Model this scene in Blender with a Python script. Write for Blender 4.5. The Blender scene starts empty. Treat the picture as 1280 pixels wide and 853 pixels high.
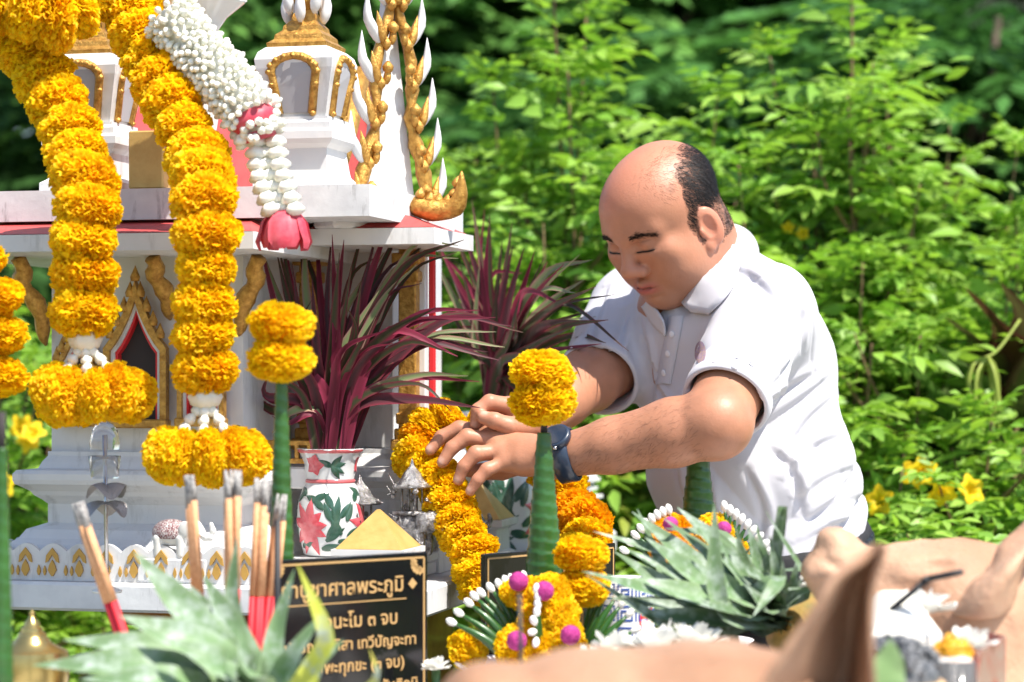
import bpy, math, random
import numpy as np
from mathutils import Vector, Matrix, Quaternion
from mathutils.bvhtree import BVHTree
rng = np.random.default_rng(7); random.seed(7)
PI = math.pi; R = math.radians
scene = bpy.context.scene; COL = scene.collection
# ------------------------------------------------------------------ camera, sky, sun, exposure
HC = 1.26            # camera height (m); the photo's horizon lies at pixel row 470 of 853
FOC = 3022.0         # focal length in photo pixels (85 mm on a 36 mm sensor, 1280 px wide)
cam = bpy.data.cameras.new('camera'); camo = bpy.data.objects.new('camera', cam); COL.objects.link(camo)
camo.location = (0, 0, HC); camo.rotation_euler = (R(90), 0, 0)
cam.lens = 85; cam.sensor_width = 36; cam.shift_y = 43.5/1280; cam.clip_end = 500
cam.dof.use_dof = True; cam.dof.focus_distance = 3.22; cam.dof.aperture_fstop = 3.9; cam.dof.aperture_blades = 0
scene.camera = camo
SUN_EL, SUN_AZ = R(60), R(132)       # azimuth clockwise from +Y: the sun stands high to the right, a little behind the camera
sd = Vector((math.sin(SUN_AZ)*math.cos(SUN_EL), math.cos(SUN_AZ)*math.cos(SUN_EL), math.sin(SUN_EL)))
world = bpy.data.worlds.new('World'); scene.world = world; world.use_nodes = True
wn = world.node_tree.nodes; wl = world.node_tree.links; wn.clear()
sky = wn.new('ShaderNodeTexSky'); sky.sky_type = 'NISHITA'; sky.sun_disc = False
sky.sun_elevation = SUN_EL; sky.sun_rotation = SUN_AZ
bg = wn.new('ShaderNodeBackground'); bg.inputs[1].default_value = 0.13
wo = wn.new('ShaderNodeOutputWorld'); wl.new(sky.outputs[0], bg.inputs[0]); wl.new(bg.outputs[0], wo.inputs[0])
sl = bpy.data.lights.new('sun', 'SUN'); sl.energy = 5.0; sl.angle = R(0.55); sl.color = (1.0, 0.95, 0.86)
so = bpy.data.objects.new('sun', sl); COL.objects.link(so); so.location = sd*30
so.rotation_euler = sd.to_track_quat('Z', 'Y').to_euler()
vs = scene.view_settings; vs.view_transform = 'Standard'; vs.look = 'None'; vs.gamma = 1; vs.exposure = 0.92
scene.cycles.use_denoising = True
scene.cycles.max_bounces = 8; scene.cycles.transparent_max_bounces = 8
scene.cycles.sample_clamp_indirect = 6
# ------------------------------------------------------------------ helpers
def P(px, py, d):
    return Vector(((px-640)/FOC*d, d, HC+(470-py)/FOC*d))
def PA(px, py, d): return np.array(P(px, py, d))
def pxm(d): return FOC/d
WM = {}
def wm(o): return WM.get(o.name, Matrix.Identity(4))
def tag(o, label=None, cat=None, group=None, kind=None):
    if label: o['label'] = label
    if cat: o['category'] = cat
    if group: o['group'] = group
    if kind: o['kind'] = kind
    return o
def thing(name, label, cat, loc=(0,0,0), rot=(0,0,0), group=None):
    o = bpy.data.objects.new(name, None); COL.objects.link(o); o.empty_display_size = .03
    o.location = loc; o.rotation_euler = rot
    from mathutils import Euler
    WM[o.name] = Matrix.Translation(Vector(loc)) @ Euler(rot).to_matrix().to_4x4()
    return tag(o, label, cat, group)
def link_mesh(name, me, mat, parent=None, local=False):
    o = bpy.data.objects.new(name, me); COL.objects.link(o)
    if mat is not None:
        me.materials.clear()
        for m in (mat if isinstance(mat, (list, tuple)) else [mat]): me.materials.append(m)
    if parent is not None:
        o.parent = parent; WM[o.name] = wm(parent)
        if not local: me.transform(wm(parent).inverted())
    return o
def np_mesh(name, V, F, smooth=True, col=None, mi=None):
    """V (n,3); F list of faces or (m,k) int array; col (n,3) vertex colours"""
    me = bpy.data.meshes.new(name)
    V = np.asarray(V, dtype=np.float32)
    if isinstance(F, np.ndarray):
        m, k = F.shape
        me.vertices.add(len(V)); me.vertices.foreach_set('co', V.ravel())
        me.loops.add(m*k); me.loops.foreach_set('vertex_index', F.ravel().astype(np.int32))
        me.polygons.add(m); me.polygons.foreach_set('loop_start', np.arange(0, m*k, k, dtype=np.int32))
        me.update(calc_edges=True)
    else:
        me.from_pydata([tuple(v) for v in V], [], [tuple(f) for f in F]); me.update()
    if smooth: me.polygons.foreach_set('use_smooth', np.ones(len(me.polygons), dtype=bool))
    if mi is not None: me.polygons.foreach_set('material_index', np.asarray(mi, dtype=np.int32))
    if col is not None:
        a = me.color_attributes.new('Col', 'FLOAT_COLOR', 'POINT')
        c = np.ones((len(V), 4), dtype=np.float32); c[:, :3] = col
        a.data.foreach_set('color', c.ravel())
    me.validate()
    return me
class MB:
    def __init__(s): s.v = []; s.f = []; s.c = []; s.cc = (1,1,1)
    def verts(s, vs):
        n = len(s.v); s.v += [tuple(v) for v in vs]; s.c += [s.cc]*len(vs); return n
    def face(s, *f): s.f.append(tuple(f))
    def box(s, c, size, M=None, bev=0):
        x, y, z = [q/2 for q in size]; c = Vector(c)
        if bev <= 0:
            pts = [Vector((a*x, b*y, d*z)) for a in (-1,1) for b in (-1,1) for d in (-1,1)]
            if M is not None: pts = [M @ p for p in pts]
            n = s.verts([c+p for p in pts])
            for f in ((0,1,3,2),(4,6,7,5),(0,4,5,1),(2,3,7,6),(0,2,6,4),(1,5,7,3)): s.face(*[n+i for i in f])
        else:
            b = min(bev, x*.9, y*.9, z*.9)
            rings = []
            for (zz, ins) in ((-z, b), (-z+b, 0), (z-b, 0), (z, b)):
                ring = []
                for (sx, sy) in ((1,1),(-1,1),(-1,-1),(1,-1)):
                    X, Y = x-ins, y-ins; bb = b if ins == 0 else b*.3
                    p1 = (sx*X, sy*(Y-bb)); p2 = (sx*(X-bb), sy*Y)
                    ring += [p1, p2] if sx*sy > 0 else [p2, p1]
                rings.append([Vector((q[0], q[1], zz)) for q in ring])
            if M is not None: rings = [[M @ p for p in r] for r in rings]
            s.loft([[c+p for p in r] for r in rings], True, True, True)
        return s
    def loft(s, rings, closed=True, cap0=False, cap1=False):
        k = len(rings[0]); n = s.verts([p for r in rings for p in r])
        for i in range(len(rings)-1):
            for j in range(k if closed else k-1):
                a = n+i*k+j; b = n+i*k+(j+1) % k
                s.face(a, b, b+k, a+k)
        if cap0: s.face(*[n+j for j in reversed(range(k))])
        if cap1: s.face(*[n+(len(rings)-1)*k+j for j in range(k)])
        return s
    def lathe(s, prof, c=(0,0,0), n=24, M=None, cap=True, fn=None):
        c = Vector(c); rings = []
        for r, z in prof:
            ring = []
            for j in range(n):
                t = 2*PI*j/n; rr = r if fn is None else r*fn(t, z)
                p = Vector((rr*math.cos(t), rr*math.sin(t), z))
                ring.append(c + (M @ p if M is not None else p))
            rings.append(ring)
        return s.loft(rings, True, cap and prof[0][0] > 1e-5, cap and prof[-1][0] > 1e-5)
    def tube(s, pts, rad, n=8, cap=True):
        pts = [Vector(p) for p in pts]; m = len(pts)
        if not isinstance(rad, (list, tuple)): rad = [rad]*m
        rings = []; up = None
        for i in range(m):
            t = (pts[min(i+1, m-1)]-pts[max(i-1, 0)]).normalized()
            if up is None: up = Vector((0,0,1)) if abs(t.z) < .9 else Vector((1,0,0))
            a = t.cross(up)
            if a.length < 1e-6: a = t.orthogonal()
            a.normalize(); b = a.cross(t).normalized(); up = b
            rings.append([pts[i]+(a*math.cos(2*PI*j/n)+b*math.sin(2*PI*j/n))*rad[i] for j in range(n)])
        return s.loft(rings, True, cap, cap)
    def rectloft(s, levels, M):
        """levels: (u0,u1,v0,v1,z); M maps local to world"""
        s.loft([[M @ Vector((a, b, z)) for a, b in ((u0,v0),(u1,v0),(u1,v1),(u0,v1))] for u0,u1,v0,v1,z in levels], True, True, True)
        return s
    def prism(s, poly, M, t):
        """poly 2D (x,z) in local plane y=0, extruded to y=t"""
        s.loft([[M @ Vector((x, y, z)) for x, z in poly] for y in (0, t)], True, True, True); return s
    def build(s, name, mat, parent=None, smooth=False, local=False, col=False):
        me = np_mesh(name, np.array(s.v), s.f, smooth, np.array(s.c) if col else None)
        import bmesh
        bm = bmesh.new(); bm.from_mesh(me); bmesh.ops.recalc_face_normals(bm, faces=bm.faces); bm.to_mesh(me); bm.free()
        o = link_mesh(name, me, mat, parent, local)
        if smooth == 'auto': me.set_sharp_from_angle(angle=R(38))
        return o
def copy_tree(o, parent=None):
    c = o.copy(); COL.objects.link(c)
    if parent is not None: c.parent = parent
    for ch in list(o.children): copy_tree(ch, c)
    return c
def frame(loc, x, y, z):
    m = Matrix.Identity(4)
    for i, a in enumerate((x, y, z)):
        for r_ in range(3): m[r_][i] = a[r_]
    for r_ in range(3): m[r_][3] = loc[r_]
    return m
def align(loc, zdir, spin=0, scale=1.0, sz=None):
    q = Vector(zdir).normalized().to_track_quat('Z', 'Y')
    S = Matrix.Diagonal((scale, scale, scale*(sz or 1), 1))
    return Matrix.Translation(Vector(loc)) @ q.to_matrix().to_4x4() @ Matrix.Rotation(spin, 4, 'Z') @ S
def spline(pts, n):
    """Catmull-Rom through pts, n samples evenly by length"""
    pts = np.array([tuple(p) for p in pts], float)
    q = np.vstack([2*pts[0]-pts[1], pts, 2*pts[-1]-pts[-2]]); out = []
    for i in range(len(pts)-1):
        p0, p1, p2, p3 = q[i:i+4]
        for t in np.linspace(0, 1, 24, endpoint=False):
            out.append(.5*((2*p1)+(-p0+p2)*t+(2*p0-5*p1+4*p2-p3)*t*t+(-p0+3*p1-3*p2+p3)*t**3))
    out.append(pts[-1]); out = np.array(out)
    L = np.r_[0, np.cumsum(np.linalg.norm(np.diff(out, axis=0), axis=1))]
    s = np.linspace(0, L[-1], n)
    return np.stack([np.interp(s, L, out[:, k]) for k in range(3)], 1)
# ------------------------------------------------------------------ noise and signed-distance modelling
def vnoise(p, seed=0):
    p = np.asarray(p); i = np.floor(p).astype(np.int64); f = p-i; f = f*f*(3-2*f); out = 0
    for dx in (0, 1):
        for dy in (0, 1):
            for dz in (0, 1):
                h = ((i[..., 0]+dx)*374761393+(i[..., 1]+dy)*668265263+(i[..., 2]+dz)*2147483647+seed*974634777) & 0xffffffff
                h = ((h ^ (h >> 13))*1274126177) & 0xffffffff
                v = ((h ^ (h >> 16)) & 0xffff)/65535.0
                out = out+v*np.where(dx, f[..., 0], 1-f[..., 0])*np.where(dy, f[..., 1], 1-f[..., 1])*np.where(dz, f[..., 2], 1-f[..., 2])
    return out*2-1
class SDF:
    def __init__(s, lo, hi, h):
        s.lo = np.array(lo, float); s.h = h; s.n = np.ceil((np.array(hi)-s.lo)/h).astype(int)+1
        s.D = np.full(s.n, .08, np.float32)
    def sub(s, lo, hi):
        a = np.clip(np.floor((np.array(lo)-s.lo)/s.h).astype(int), 0, s.n-1); b = np.clip(np.ceil((np.array(hi)-s.lo)/s.h).astype(int)+1, 1, s.n)
        sl = tuple(slice(x, max(y, x+1)) for x, y in zip(a, b))
        g = np.stack(np.meshgrid(*[s.lo[k]+s.h*np.arange(sl[k].start, sl[k].stop) for k in range(3)], indexing='ij'), -1)
        return sl, g
    def comb(s, fn, lo, hi, k, op='u'):
        m = k+4*s.h+ (0.01 if op != 'u' else 0)
        sl, g = s.sub(np.array(lo)-m, np.array(hi)+m)
        b = fn(g).astype(np.float32); a = s.D[sl]; k = max(k, 1e-5)
        if op == 'u':
            h = np.clip(.5+.5*(a-b)/k, 0, 1); s.D[sl] = a*(1-h)+b*h-k*h*(1-h)
        elif op == 's':
            h = np.clip(.5-.5*(a+b)/k, 0, 1); s.D[sl] = a*(1-h)+(-b)*h+k*h*(1-h)
        return s
    def cone(s, a, b, r1, r2, k=.01, op='u'):
        a = np.array(a, float); b = np.array(b, float); ba = b-a; L2 = max(ba@ba, 1e-12)
        def fn(p):
            t = np.clip(((p-a)@ba)/L2, 0, 1); return np.linalg.norm(p-a-t[..., None]*ba, axis=-1)-(r1+(r2-r1)*t)
        r = max(r1, r2); return s.comb(fn, np.minimum(a, b)-r, np.maximum(a, b)+r, k, op)
    def chain(s, pts, rad, k=.006):
        for i in range(len(pts)-1): s.cone(pts[i], pts[i+1], rad[i], rad[i+1], k)
        return s
    def ell(s, c, r, k=.01, axes=None, op='u'):
        c = np.array(c, float); r = np.array(r, float); A = np.eye(3) if axes is None else np.array(axes, float)
        def fn(p):
            q = (p-c)@A.T; k0 = np.linalg.norm(q/r, axis=-1); k1 = np.linalg.norm(q/(r*r), axis=-1)
            return np.where(k1 < 1e-9, -r.min(), k0*(k0-1)/np.maximum(k1, 1e-9))
        m = r.max(); ext = m if axes is not None else r
        return s.comb(fn, c-ext, c+ext, k, op)
    def cut(s, point, normal):
        """remove everything on the +normal side"""
        n = np.array(normal, float); n /= np.linalg.norm(n)
        _, g = s.sub(s.lo, s.lo+s.h*s.n)
        s.D = np.maximum(s.D, ((g-np.array(point))@n).astype(np.float32)); return s
    def mesh(s):
        D = s.D; ins = D < 0; c = np.zeros(np.array(D.shape)-1, np.int8); nx, ny, nz = c.shape
        for i in (0, 1):
            for j in (0, 1):
                for k in (0, 1): c += ins[i:nx+i, j:ny+j, k:nz+k]
        idx = np.argwhere((c > 0) & (c < 8)); ID = np.full(c.shape, -1, np.int64); ID[tuple(idx.T)] = np.arange(len(idx))
        acc = np.zeros((len(idx), 3)); cnt = np.zeros(len(idx))
        cs = [(i, j, k) for i in (0, 1) for j in (0, 1) for k in (0, 1)]
        for a in cs:
            for ax in range(3):
                if a[ax]: continue
                b = list(a); b[ax] = 1
                da = D[tuple((idx+a).T)]; db = D[tuple((idx+b).T)]; x = (da < 0) != (db < 0)
                t = np.where(x, da/np.where(x, da-db, 1), 0); q = np.tile(np.array(a, float), (len(idx), 1)); q[:, ax] = t
                acc += np.where(x[:, None], q, 0); cnt += x
        V = s.lo+s.h*(idx+acc/cnt[:, None]); F = []
        for ax in range(3):
            u, v = (ax+1) % 3, (ax+2) % 3
            A = [slice(None)]*3; B = [slice(None)]*3; A[ax] = slice(0, -1); B[ax] = slice(1, None)
            ia = ins[tuple(A)]; ib = ins[tuple(B)]
            e = np.argwhere(ia != ib); e = e[(e[:, u] > 0) & (e[:, v] > 0) & (e[:, u] < D.shape[u]-1) & (e[:, v] < D.shape[v]-1)]
            fl = ia[tuple(e.T)]; q = []
            for du, dv in ((1, 1), (0, 1), (0, 0), (1, 0)):
                w = e.copy(); w[:, u] -= du; w[:, v] -= dv; q.append(ID[tuple(w.T)])
            q = np.stack(q, 1); q[~fl] = q[~fl][:, ::-1]; F.append(q)
        F = np.vstack(F); F = F[(F >= 0).all(1)]
        return V, F
def relax(V, F, it=2, lam=.5):
    for _ in range(it):
        acc = np.zeros_like(V); cnt = np.zeros(len(V))
        for i in range(4):
            a, b = F[:, i], F[:, (i+1) % 4]
            for k in range(3):
                acc[:, k] += np.bincount(a, V[b, k], len(V))+np.bincount(b, V[a, k], len(V))
            cnt += np.bincount(a, minlength=len(V))+np.bincount(b, minlength=len(V))
        V = V+lam*(acc/np.maximum(cnt, 1)[:, None]-V)
    return V
# ------------------------------------------------------------------ materials
MATS = {}
def mat(name, base=(.5,.5,.5), rough=.5, var=None, bump=None, metal=0, sss=0, coat=0, transl=0, attr=False, spec=.5, alpha=1, trans=0, ior=1.45, vscale=None, dirt=None, sheen=0, tcol=None):
    m = bpy.data.materials.new(name); m.use_nodes = True; MATS[name] = m
    nt = m.node_tree; N = nt.nodes; L = nt.links; b = N['Principled BSDF']
    b.inputs['Roughness'].default_value = rough; b.inputs['Metallic'].default_value = metal
    b.inputs['Specular IOR Level'].default_value = spec; b.inputs['IOR'].default_value = ior
    b.inputs['Coat Weight'].default_value = coat; b.inputs['Coat Roughness'].default_value = .1
    b.inputs['Alpha'].default_value = alpha; b.inputs['Transmission Weight'].default_value = trans
    b.inputs['Sheen Weight'].default_value = sheen
    if sss:
        b.inputs['Subsurface Weight'].default_value = sss; b.inputs['Subsurface Scale'].default_value = .006
        b.inputs['Subsurface Radius'].default_value = (1, .35, .2)
    tc = N.new('ShaderNodeTexCoord')
    def rgb(c): 
        n = N.new('ShaderNodeRGB'); n.outputs[0].default_value = (*c, 1); return n.outputs[0]
    def noise(scale, detail=4, rough_=.6, vec=None):
        n = N.new('ShaderNodeTexNoise'); n.inputs['Scale'].default_value = scale; n.inputs['Detail'].default_value = detail; n.inputs['Roughness'].default_value = rough_
        L.new(vec or tc.outputs['Object'], n.inputs['Vector']); return n.outputs[0]
    def mix(f, a, c, mode='MIX'):
        n = N.new('ShaderNodeMix'); n.data_type = 'RGBA'; n.blend_type = mode
        if isinstance(f, (int, float)): n.inputs[0].default_value = f
        else: L.new(f, n.inputs[0])
        L.new(a, n.inputs[6]); L.new(c, n.inputs[7]); return n.outputs[2]
    def ramp(f, lo, hi):
        n = N.new('ShaderNodeMapRange'); n.inputs[1].default_value = lo; n.inputs[2].default_value = hi; L.new(f, n.inputs[0]); return n.outputs[0]
    c = rgb(base)
    if attr:
        at = N.new('ShaderNodeAttribute'); at.attribute_name = 'Col'; c = mix(1.0, c, at.outputs[0], 'MULTIPLY')
    vec = None
    if vscale is not None:
        mp = N.new('ShaderNodeMapping'); mp.inputs['Scale'].default_value = vscale; L.new(tc.outputs['Object'], mp.inputs[0]); vec = mp.outputs[0]
    if var is not None:
        c2, sc, amt = var; c = mix(ramp(noise(sc, vec=vec), .62-.3*amt, .62+.12*amt) if amt else 0.0, c, rgb(c2))
    if dirt is not None:
        dc, dsc, lo, hi = dirt
        mp = N.new('ShaderNodeMapping'); mp.inputs['Scale'].default_value = (1, 1, .22); L.new(tc.outputs['Object'], mp.inputs[0])
        c = mix(ramp(noise(dsc, 6, .7, mp.outputs[0]), lo, hi), c, rgb(dc))
    L.new(c, b.inputs['Base Color'])
    if bump is not None:
        sc, st = bump[:2]; bn = N.new('ShaderNodeBump'); bn.inputs['Strength'].default_value = st; bn.inputs['Distance'].default_value = bump[2] if len(bump) > 2 else .002
        L.new(noise(sc, 5, .65, vec), bn.inputs['Height']); L.new(bn.outputs[0], b.inputs['Normal'])
    if transl:
        t = N.new('ShaderNodeBsdfTranslucent'); mx = N.new('ShaderNodeMixShader'); mx.inputs[0].default_value = transl
        if tcol: L.new(mix(1.0, c, rgb(tcol), 'MULTIPLY'), t.inputs[0])
        else: L.new(c, t.inputs[0])
        L.new(b.outputs[0], mx.inputs[1]); L.new(t.outputs[0], mx.inputs[2]); L.new(mx.outputs[0], N['Material Output'].inputs[0])
    return m
M_white = mat('weathered_white_paint', (.66,.65,.64), .55, var=((.55,.56,.58), 9, .7), bump=(60,.25,.001), dirt=((.28,.27,.25), 26, .54, .82))
M_slab = mat('white_painted_concrete', (.66,.67,.68), .6, var=((.50,.51,.53), 14, .8), bump=(90,.4,.001), dirt=((.12,.12,.12), 34, .58, .78))
M_gold = mat('gold_paint', (.62,.35,.08), .36, var=((.30,.13,.02), 130, .9), bump=(210,.7,.003), metal=.55)  # darker noise colour paints in the shade of carved crevices
M_goldflat = mat('pale_gold_paint', (.55,.36,.12), .42, var=((.46,.28,.08), 40, .7), bump=(160,.25,.001), metal=.2)
M_red = mat('red_roof_paint', (.52,.075,.07), .55, var=((.38,.05,.05), 30, .8), bump=(70,.4,.001))
M_redcloth = mat('red_reveal_paint', (.62,.02,.025), .5, bump=(50,.3,.001))
M_dark = mat('shade_and_stick_black', (.035,.028,.028), .8)
M_mari = mat('marigold_petal', (1,1,1), .55, attr=True, transl=.55, spec=.25)
M_jasmine = mat('jasmine_bud', (.86,.85,.78), .5, var=((.80,.79,.66), 80, .6), sss=0, transl=.15, spec=.3)
M_leafgreen = mat('banana_leaf', (.030,.105,.018), .32, var=((.018,.062,.010), 30, .8), bump=(140,.3,.001), coat=.15)
M_stem = mat('woody_stem', (.20,.13,.06), .8, var=((.11,.07,.035), 20, .9), bump=(60,.6,.003))
M_foliage = mat('shrub_leaf', (1,1,1), .42, attr=True, transl=.42, spec=.35, tcol=(1.0,1.05,.55))
M_foliagefar = mat('tree_leaf', (1,1,1), .55, attr=True, transl=.35, spec=.25)
M_silver = mat('silver_metal', (.50,.49,.49), .25, metal=.95, bump=(260,.9,.004), var=((.10,.09,.09), 110, .9))
M_brass = mat('brass', (.45,.34,.13), .28, metal=.9, bump=(80,.15,.001))
M_wood = mat('bare_wood', (.55,.36,.19), .65, var=((.42,.26,.13), 30, .8), bump=(90,.3,.001))
# ------------------------------------------------------------------ the setting: lawn, far trees, shrubs
def ground_z(x, y): return .05*np.sin(x*.9+1)*np.sin(y*.6)*np.clip((y-5)/6, 0, 1)
gx = np.linspace(-60, 60, 90); gy = np.concatenate([np.linspace(-30, 12, 60), np.linspace(13, 140, 40)])
GX, GY = np.meshgrid(gx, gy, indexing='ij'); GV = np.stack([GX, GY, ground_z(GX, GY)-0.0], -1).reshape(-1, 3)
ii, jj = np.meshgrid(np.arange(len(gx)-1), np.arange(len(gy)-1), indexing='ij'); a_ = (ii*len(gy)+jj).ravel()
M_ground = mat('lawn_soil', (.10,.115,.035), .95, var=((.16,.12,.07), 3.0, .9), bump=(30,.8,.02))
g = link_mesh('ground', np_mesh('ground', GV, np.stack([a_, a_+len(gy), a_+len(gy)+1, a_+1], 1)), M_ground)
tag(g, kind='structure')
def leaflet(L=1.0, W=.36, fold=.18, droop=.25, nseg=4):
    """pointed folded leaf along +X, normal +Z: returns V,F(quads)"""
    t = np.linspace(0, 1, nseg+1); w = W*.5*np.sin(PI*np.clip(t, 0, 1)**.75)**.9; w[-1] = .004; w[0] = .02
    z = -droop*t**2
    V = np.concatenate([np.stack([t*L, w, z+fold*w], 1), np.stack([t*L, 0*t, z], 1), np.stack([t*L, -w, z+fold*w], 1)])
    n = nseg+1; F = []
    for i in range(nseg): F += [(i, i+1, n+i+1, n+i), (n+i, n+i+1, 2*n+i+1, 2*n+i)]
    return V, np.array(F)
def simple_leaf():
    V = np.array([(0,0,0),(.35,.19,.04),(.4,0,0),(.35,-.19,.04),(1,0,-.1)], float); F = np.array([(0,2,1,1),(0,3,2,2),(1,2,4,4),(2,3,4,4)])
    V = np.array([(0,.02,0),(.4,.2,.05),(.4,-.2,.05),(0,-.02,0),(.75,.11,-.02),(.75,-.11,-.02),(1,.005,-.1),(1,-.005,-.1)], float)
    F = np.array([(0,3,2,1),(1,2,5,4),(4,5,7,6)])
    return V, F
def rotm(x, z):
    """stack of rotation matrices: local X->x, local Z~z"""
    x = x/np.linalg.norm(x, axis=-1, keepdims=True); y = np.cross(z, x); y /= np.maximum(np.linalg.norm(y, axis=-1, keepdims=True), 1e-6)
    z = np.cross(x, y); return np.stack([x, y, z], -1)
class Cloud:
    """many copies of a leaf joined into one mesh"""
    def __init__(s): s.V = []; s.F = []; s.C = []; s.n = 0
    def add(s, tmpl, pos, Rm, sc, col):
        V, F = tmpl; m = len(pos)
        if m == 0: return
        W = np.einsum('mij,vj->mvi', Rm, V)*np.asarray(sc).reshape(-1, 1, 1)+np.asarray(pos)[:, None, :]
        s.V.append(W.reshape(-1, 3)); s.F.append((F[None]+(np.arange(m)*len(V))[:, None, None]+s.n).reshape(-1, F.shape[1]))
        s.C.append(np.repeat(col, len(V), 0)); s.n += m*len(V)
    def mesh(s, name): return np_mesh(name, np.vstack(s.V), np.vstack(s.F), True, np.vstack(s.C))
    def tris(s): return sum(len(f) for f in s.F)*2
LEAF4 = leaflet(1, .40, .25, .22, 4); LEAF3 = leaflet(1, .42, .25, .2, 3); LEAFQ = simple_leaf()
LEAF1 = (np.array([(0,0,0),(.45,.2,.03),(1,0,-.06),(.45,-.2,.03)], float), np.array([(0,3,2,1)]))
def pinnate(cl, bases, dirs, ups, lens, cols, pairs=4, ll=.36, tm=LEAF3, droop=.5, jitter=.1):
    """add compound leaves: for each base a rachis along dir that bends down, with leaflet pairs"""
    m = len(bases); dirs = dirs/np.linalg.norm(dirs, axis=1, keepdims=True)
    side = np.cross(ups, dirs); side /= np.maximum(np.linalg.norm(side, axis=1, keepdims=True), 1e-6)
    upn = np.cross(dirs, side)
    for i in range(pairs+1):
        t = (i+.8)/(pairs+.8); pos = bases+dirs*(lens*t)[:, None]-upn*(droop*.5*lens*t*t)[:, None]
        tang = dirs-upn*(droop*t); tang /= np.linalg.norm(tang, axis=1, keepdims=True)
        sz = lens*ll*(1.0-.25*abs(t-.55)/.55)
        for sgn in ((1, -1) if i < pairs else (0,)):
            d = tang*(.62 if sgn else 1)+side*sgn*.8-upn*.12+rng.normal(0, jitter, (m, 3))
            nz = upn+rng.normal(0, .25, (m, 3))+side*sgn*-.15
            cl.add(tm, pos, rotm(d, nz), sz*rng.uniform(.8, 1.15, m), cols*rng.uniform(.8, 1.2, (m, 1)))
def shrub(name, label, cat, base, stems, group=None, leaf_len=.13, per_m=46, col=(.18,.36,.05), col2=(.33,.51,.085), pairs=3, spread=.5, seed=0, top_only=.0, flowers=()):
    """stems: list of (tip xyz world, side-branch count)"""
    r = np.random.default_rng(seed); t = thing(name, label, cat, base, group=group)
    sb = MB(); cl = Cloud(); base = np.array(base, float)
    for tip, nb in stems:
        tip = np.array(tip, float); mid = (base+tip)/2+r.normal(0, .05, 3)*np.array([1, 1, .2])
        path = spline([base+r.normal(0, .02, 3)*[1,1,0], mid, tip], 14); H = np.linalg.norm(tip-base)
        sb.tube(path, list(np.linspace(.011, .0025, 14)), 6)
        segs = [(path, max(.25, top_only), 1.0, H)]
        for _ in range(nb):
            k = r.uniform(max(.22, top_only), .88); i0 = path[int(k*13)]; ang = r.uniform(0, 2*PI); ln = (1-k)*H*r.uniform(.45, .75)+.10
            end = i0+np.array([math.cos(ang)*spread*ln, math.sin(ang)*spread*ln, ln*r.uniform(.55, .95)])
            bp = spline([i0, (i0+end)/2+np.array([math.cos(ang), math.sin(ang), 0])*.06*ln*2, end], 8)
            sb.tube(bp, list(np.linspace(.005, .0015, 8)), 5); segs.append((bp, .15, 1.0, ln))
        for path_, k0, k1, ln in segs:
            m = max(4, int(ln*per_m)); tt = np.r_[np.ones(min(6,m)), r.uniform(k0, k1, max(m-6,0))**.85]; tt = np.clip(tt, k0, 1); L = len(path_)-1
            fi = tt*L; i0 = np.clip(fi.astype(int), 0, L-1); fr = (fi-i0)[:, None]; pos = path_[i0]*(1-fr)+path_[i0+1]*fr
            ax = path_[i0+1]-path_[i0]; ax /= np.linalg.norm(ax, axis=1, keepdims=True)
            ang = r.uniform(0, 2*PI, m); out = np.stack([np.cos(ang), np.sin(ang), np.zeros(m)], 1)
            el = r.uniform(.1, .75, m)+.55*(tt > .9); d = out+ax*el[:, None]
            up = np.array([0, 0, 1.])+out*.15+r.normal(0, .2, (m, 3))
            mixc = r.random((m, 1)); c = np.array(col)*(1-mixc)+np.array(col2)*mixc
            pinnate(cl, pos, d, up, leaf_len*r.uniform(.45, 1.35, m)*(1-.35*(tt > .95)), c, pairs, .46, LEAF3, .55)
    sb.build('stem', M_stem, t, True)
    o = link_mesh('foliage', cl.mesh('foliage'), M_foliage, t); o['kind'] = 'stuff'
    for fp in flowers: flower_trumpet(t, fp)
    return t
M_yellow = mat('yellow_petal', (.92,.66,.02), .5, var=((.80,.48,.01), 60, .6), transl=.4, spec=.25)
def flower_trumpet(t, p, s=.022):
    if p[2] > 1.5: s = .011
    mb = MB(); d = Vector((rng.normal(0,.5), -1, rng.normal(0.1,.4))).normalized()
    M = align(p, d, rng.uniform(0, 6), 1); M.translation = Vector(p)
    mb.lathe([(.1*s, -1.3*s), (.28*s, -.7*s), (.42*s, -.1*s), (.75*s, .12*s), (1.1*s, .05*s)], (0,0,0), 25, M, cap=False, fn=lambda a, z: 1+(.22*math.cos(5*a) if z > -.2*s else 0))
    mb.build('flower', M_yellow, t, True)
# tall bright shrubs behind the man
def D(px, py, d): return tuple(P(px, py, d))
G = lambda px, d: ((px-640)/FOC*d, d, 0.0)
shrub('flowering_shrub', 'tall bright green feathery shrub rising between the shrine and the bald head', 'shrub', G(722, 4.9), [(D(690,-60,4.9),9),(D(735,-20,5.0),8),(D(655,190,4.9),7),(D(710,90,4.8),8)], 'bright shrubs behind the man', seed=1, spread=.36, per_m=50)
shrub('flowering_shrub', 'tall bright green shrub with arching tips behind the white shirt shoulder', 'shrub', G(1040, 4.9), [(D(1065,-25,4.9),10),(D(1105,70,5.0),9),(D(1015,140,4.9),8),(D(1060,120,4.7),8),(D(1140,230,4.8),6)], 'bright shrubs behind the man', seed=2, spread=.42, per_m=48, flowers=[D(985,285,4.75),D(1003,292,4.75)])
shrub('flowering_shrub', 'mid height green shrub just behind the bald head and collar', 'shrub', G(900, 5.2), [(D(915,225,5.2),8),(D(955,250,5.1),8),(D(870,300,5.3),6)], 'bright shrubs behind the man', seed=3, spread=.6)
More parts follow.
